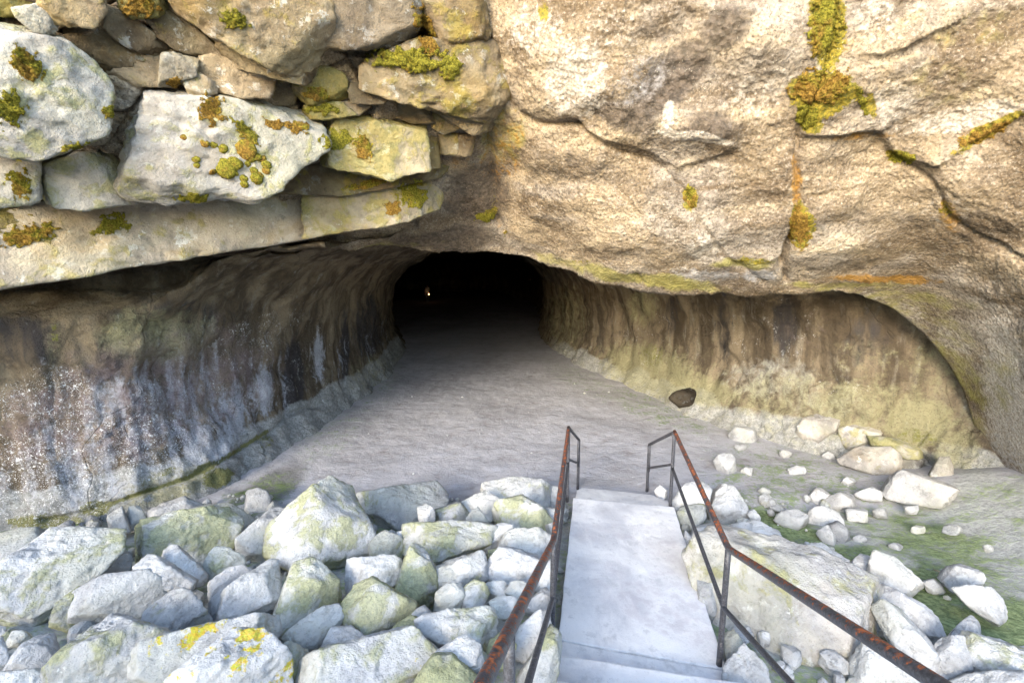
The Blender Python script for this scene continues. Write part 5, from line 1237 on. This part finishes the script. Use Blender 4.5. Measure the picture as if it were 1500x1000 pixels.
# ------------------------------------------------------------------ far visitor with a lantern
def person(loc):
    root = empty('person', loc); tag(root, 'tiny person in a pale jacket standing far back in the dark tunnel', 'person')
    J = {'hip': (0, 0, .95), 'waist': (0, 0, 1.08), 'chest': (0, 0, 1.30), 'neck': (0, -.01, 1.47), 'chin': (0, -.02, 1.55), 'head': (0, -.02, 1.64), 'crown': (0, -.01, 1.72),
         'lsh': (.17, 0, 1.40), 'lel': (.24, -.06, 1.14), 'lwr': (.22, -.28, 1.06), 'lha': (.21, -.36, 1.05), 'rsh': (-.17, 0, 1.40), 'rel': (-.23, .02, 1.13), 'rwr': (-.24, -.04, .90), 'rha': (-.24, -.06, .80),
         'lhp': (.09, 0, .90), 'lkn': (.11, -.02, .49), 'lan': (.11, .03, .09), 'lto': (.12, -.13, .03), 'rhp': (-.09, 0, .90), 'rkn': (-.11, -.03, .49), 'ran': (-.12, .02, .09), 'rto': (-.14, -.14, .03)}
    Rr = {'hip': .15, 'waist': .14, 'chest': .165, 'neck': .058, 'chin': .075, 'head': .10, 'crown': .07, 'lsh': .075, 'lel': .05, 'lwr': .036, 'lha': .04, 'rsh': .075, 'rel': .05, 'rwr': .036, 'rha': .04,
          'lhp': .10, 'lkn': .065, 'lan': .048, 'lto': .04, 'rhp': .10, 'rkn': .065, 'ran': .048, 'rto': .04}
    E = [('hip', 'waist'), ('waist', 'chest'), ('chest', 'neck'), ('neck', 'chin'), ('chin', 'head'), ('head', 'crown'), ('chest', 'lsh'), ('lsh', 'lel'), ('lel', 'lwr'), ('lwr', 'lha'), ('chest', 'rsh'), ('rsh', 'rel'), ('rel', 'rwr'), ('rwr', 'rha'),
         ('hip', 'lhp'), ('lhp', 'lkn'), ('lkn', 'lan'), ('lan', 'lto'), ('hip', 'rhp'), ('rhp', 'rkn'), ('rkn', 'ran'), ('ran', 'rto')]
    # fingers and thumbs
    for s, sx in (('l', 1), ('r', -1)):
        b = np.array(J[s + 'ha'])
        for f in range(4):
            o1 = b + (np.array([sx * (-.03 + .02 * f), -.045, -.012]) if s == 'l' else np.array([.0, -.03 + .02 * f, -.05]))
            o2 = o1 + (np.array([0, -.015, -.035]) if s == 'l' else np.array([.008, 0, -.035]))
            J[s + 'f%d' % f] = tuple(o1); J[s + 'g%d' % f] = tuple(o2); Rr[s + 'f%d' % f] = .010; Rr[s + 'g%d' % f] = .008
            E += [(s + 'ha', s + 'f%d' % f), (s + 'f%d' % f, s + 'g%d' % f)]
        J[s + 't'] = tuple(b + np.array([-sx * .045, -.03, -.01])); Rr[s + 't'] = .011; E.append((s + 'ha', s + 't'))
    names = list(J); me = bpy.data.meshes.new('body'); me.from_pydata([J[n] for n in names], [(names.index(a), names.index(b)) for a, b in E], [])
    o = bpy.data.objects.new('body', me); COL.objects.link(o); o.parent = root
    m = o.modifiers.new('skin', 'SKIN')
    for n, sv in zip(names, me.skin_vertices[0].data):
        sv.radius = (Rr[n], Rr[n] * (.72 if n in ('hip', 'waist', 'chest') else 1)); sv.use_root = (n == 'hip')
    sb = o.modifiers.new('sub', 'SUBSURF'); sb.levels = 1; sb.render_levels = 2
    N = NT('visitor_clothes'); z = N.n('ShaderNodeSeparateXYZ', {0: N.objco()}, out=2); y = N.n('ShaderNodeSeparateXYZ', {0: N.objco()}, out=1)
    c = N.mix(N.ss(z, .93, .95), (.05, .06, .09), (.55, .53, .50)); c = N.mix(N.ss(z, 1.475, 1.485), c, (.55, .36, .27)); c = N.mix(N.ss(N.sub(.08, z), 0, .01), c, (.03, .025, .02))
    hand = N.mul(N.ss(y, -.29, -.31), N.ss(z, .9, .95)); c = N.mix(hand, c, (.55, .36, .27))
    c = N.mix(N.mul(N.ss(z, .86, .84), N.ss(N.math('ABSOLUTE', N.n('ShaderNodeSeparateXYZ', {0: N.objco()}, out=0)), .19, .20)), c, (.55, .36, .27))
    o.data.materials.append(N.finish(c, .85))
    # hair, nose, eyes, ears, mouth
    V, F = ico(3); hv = V * np.array([.098, .108, .085]) + np.array([0, .012, 1.685]); hv[:, 2] = np.maximum(hv[:, 2], 1.63 + .05 * (hv[:, 1] < -.03))
    mesh_obj('hair', hv, F, mat_plain('dark_hair', (.05, .035, .025)), root)
    skin = mat_plain('visitor_skin', (.55, .36, .27))
    mesh_obj('nose', V * np.array([.014, .018, .022]) + np.array([0, -.118, 1.62]), F, skin, root)
    for sx in (-1, 1):
        mesh_obj('eye', V * .012 + np.array([sx * .034, -.103, 1.645]), F, mat_plain('eye_dark', (.03, .02, .02), .3), root)
        mesh_obj('ear', V * np.array([.012, .022, .032]) + np.array([sx * .098, 0, 1.63]), F, skin, root)
    mesh_obj('mouth', V * np.array([.026, .008, .007]) + np.array([0, -.103, 1.575]), F, mat_plain('lips', (.30, .12, .10)), root)
    return root
pl = atz(626.5, 440.5, 0.0); pl = CAM + (pl - CAM) * (46.0 / pl[1]); pl[2] = 0.0
person(tuple(pl))
lan = empty('lantern', (pl[0] + .21, pl[1] - .40, .66)); tag(lan, 'small glowing lantern in the hand of the far person', 'lantern')
V, F = ico(3)
mesh_obj('lantern_glass', V * np.array([.042, .042, .065]) + np.array([0, 0, .13]), F, mat_plain('lantern_glow', (.9, .6, .3), .5, (1.0, .50, .18), 2.6), lan)
Vt, Ft = tube([(-.05, 0, .22), (-.05, 0, .34), (0, 0, .40), (.05, 0, .34), (.05, 0, .22)], .006, 8); mesh_obj('handle', Vt, Ft, M_PIPE, lan)
cyl = lambda r0, r1, z0, z1: ([(r0 * math.cos(a), r0 * math.sin(a), z0) for a in np.linspace(0, 2 * math.pi, 20)[:-1]] + [(r1 * math.cos(a), r1 * math.sin(a), z1) for a in np.linspace(0, 2 * math.pi, 20)[:-1]],
     [(i, (i + 1) % 19, 19 + (i + 1) % 19, 19 + i) for i in range(19)] + [tuple(range(19))[::-1], tuple(range(19, 38))])
mesh_obj('cap', *cyl(.07, .03, .215, .26), M_PIPE, lan); mesh_obj('base', *cyl(.075, .065, .0, .05), M_PIPE, lan)

# dry twig on the moss
Vt, Ft = tube([atz(1368, 834, .13), atz(1380, 838, .15), atz(1392, 841, .14)], .007, 8)
o = mesh_obj('twig', Vt, Ft, mat_plain('dry_wood', (.42, .33, .22))); tag(o, 'short dry twig lying on the moss beside the upper flat grey stone', 'twig')

# ------------------------------------------------------------------ light
SUN_AZ, SUN_EL = math.atan2(-.42, -.90), R(19)
sd = np.array([math.sin(SUN_AZ) * math.cos(SUN_EL), math.cos(SUN_AZ) * math.cos(SUN_EL), math.sin(SUN_EL)])
L = bpy.data.lights.new('sun', 'SUN'); L.energy = SUN_E; L.angle = R(SUN_ANG); L.color = (1.0, .90, .76)
lo_ = bpy.data.objects.new('sun', L); COL.objects.link(lo_); lo_.rotation_euler = Vector(sd).to_track_quat('Z', 'Y').to_euler(); lo_.location = tuple(sd * 30)
w = bpy.data.worlds.new('World'); sc.world = w; w.use_nodes = True
nt = w.node_tree; nt.nodes.clear()
bg = nt.nodes.new('ShaderNodeBackground'); ow = nt.nodes.new('ShaderNodeOutputWorld'); sk_ = nt.nodes.new('ShaderNodeTexSky')
sk_.sky_type = 'NISHITA'; sk_.sun_disc = False; sk_.sun_elevation = SUN_EL; sk_.sun_rotation = SUN_AZ
bg.inputs[1].default_value = SKY
nt.links.new(sk_.outputs[0], bg.inputs[0]); nt.links.new(bg.outputs[0], ow.inputs[0])
sc.view_settings.view_transform = 'Standard'; sc.view_settings.look = 'None'; sc.view_settings.gamma = 1; sc.view_settings.exposure = EXPO
sc.cycles.max_bounces = 8; sc.cycles.diffuse_bounces = 5
sc.render.resolution_x, sc.render.resolution_y = 1024, 682
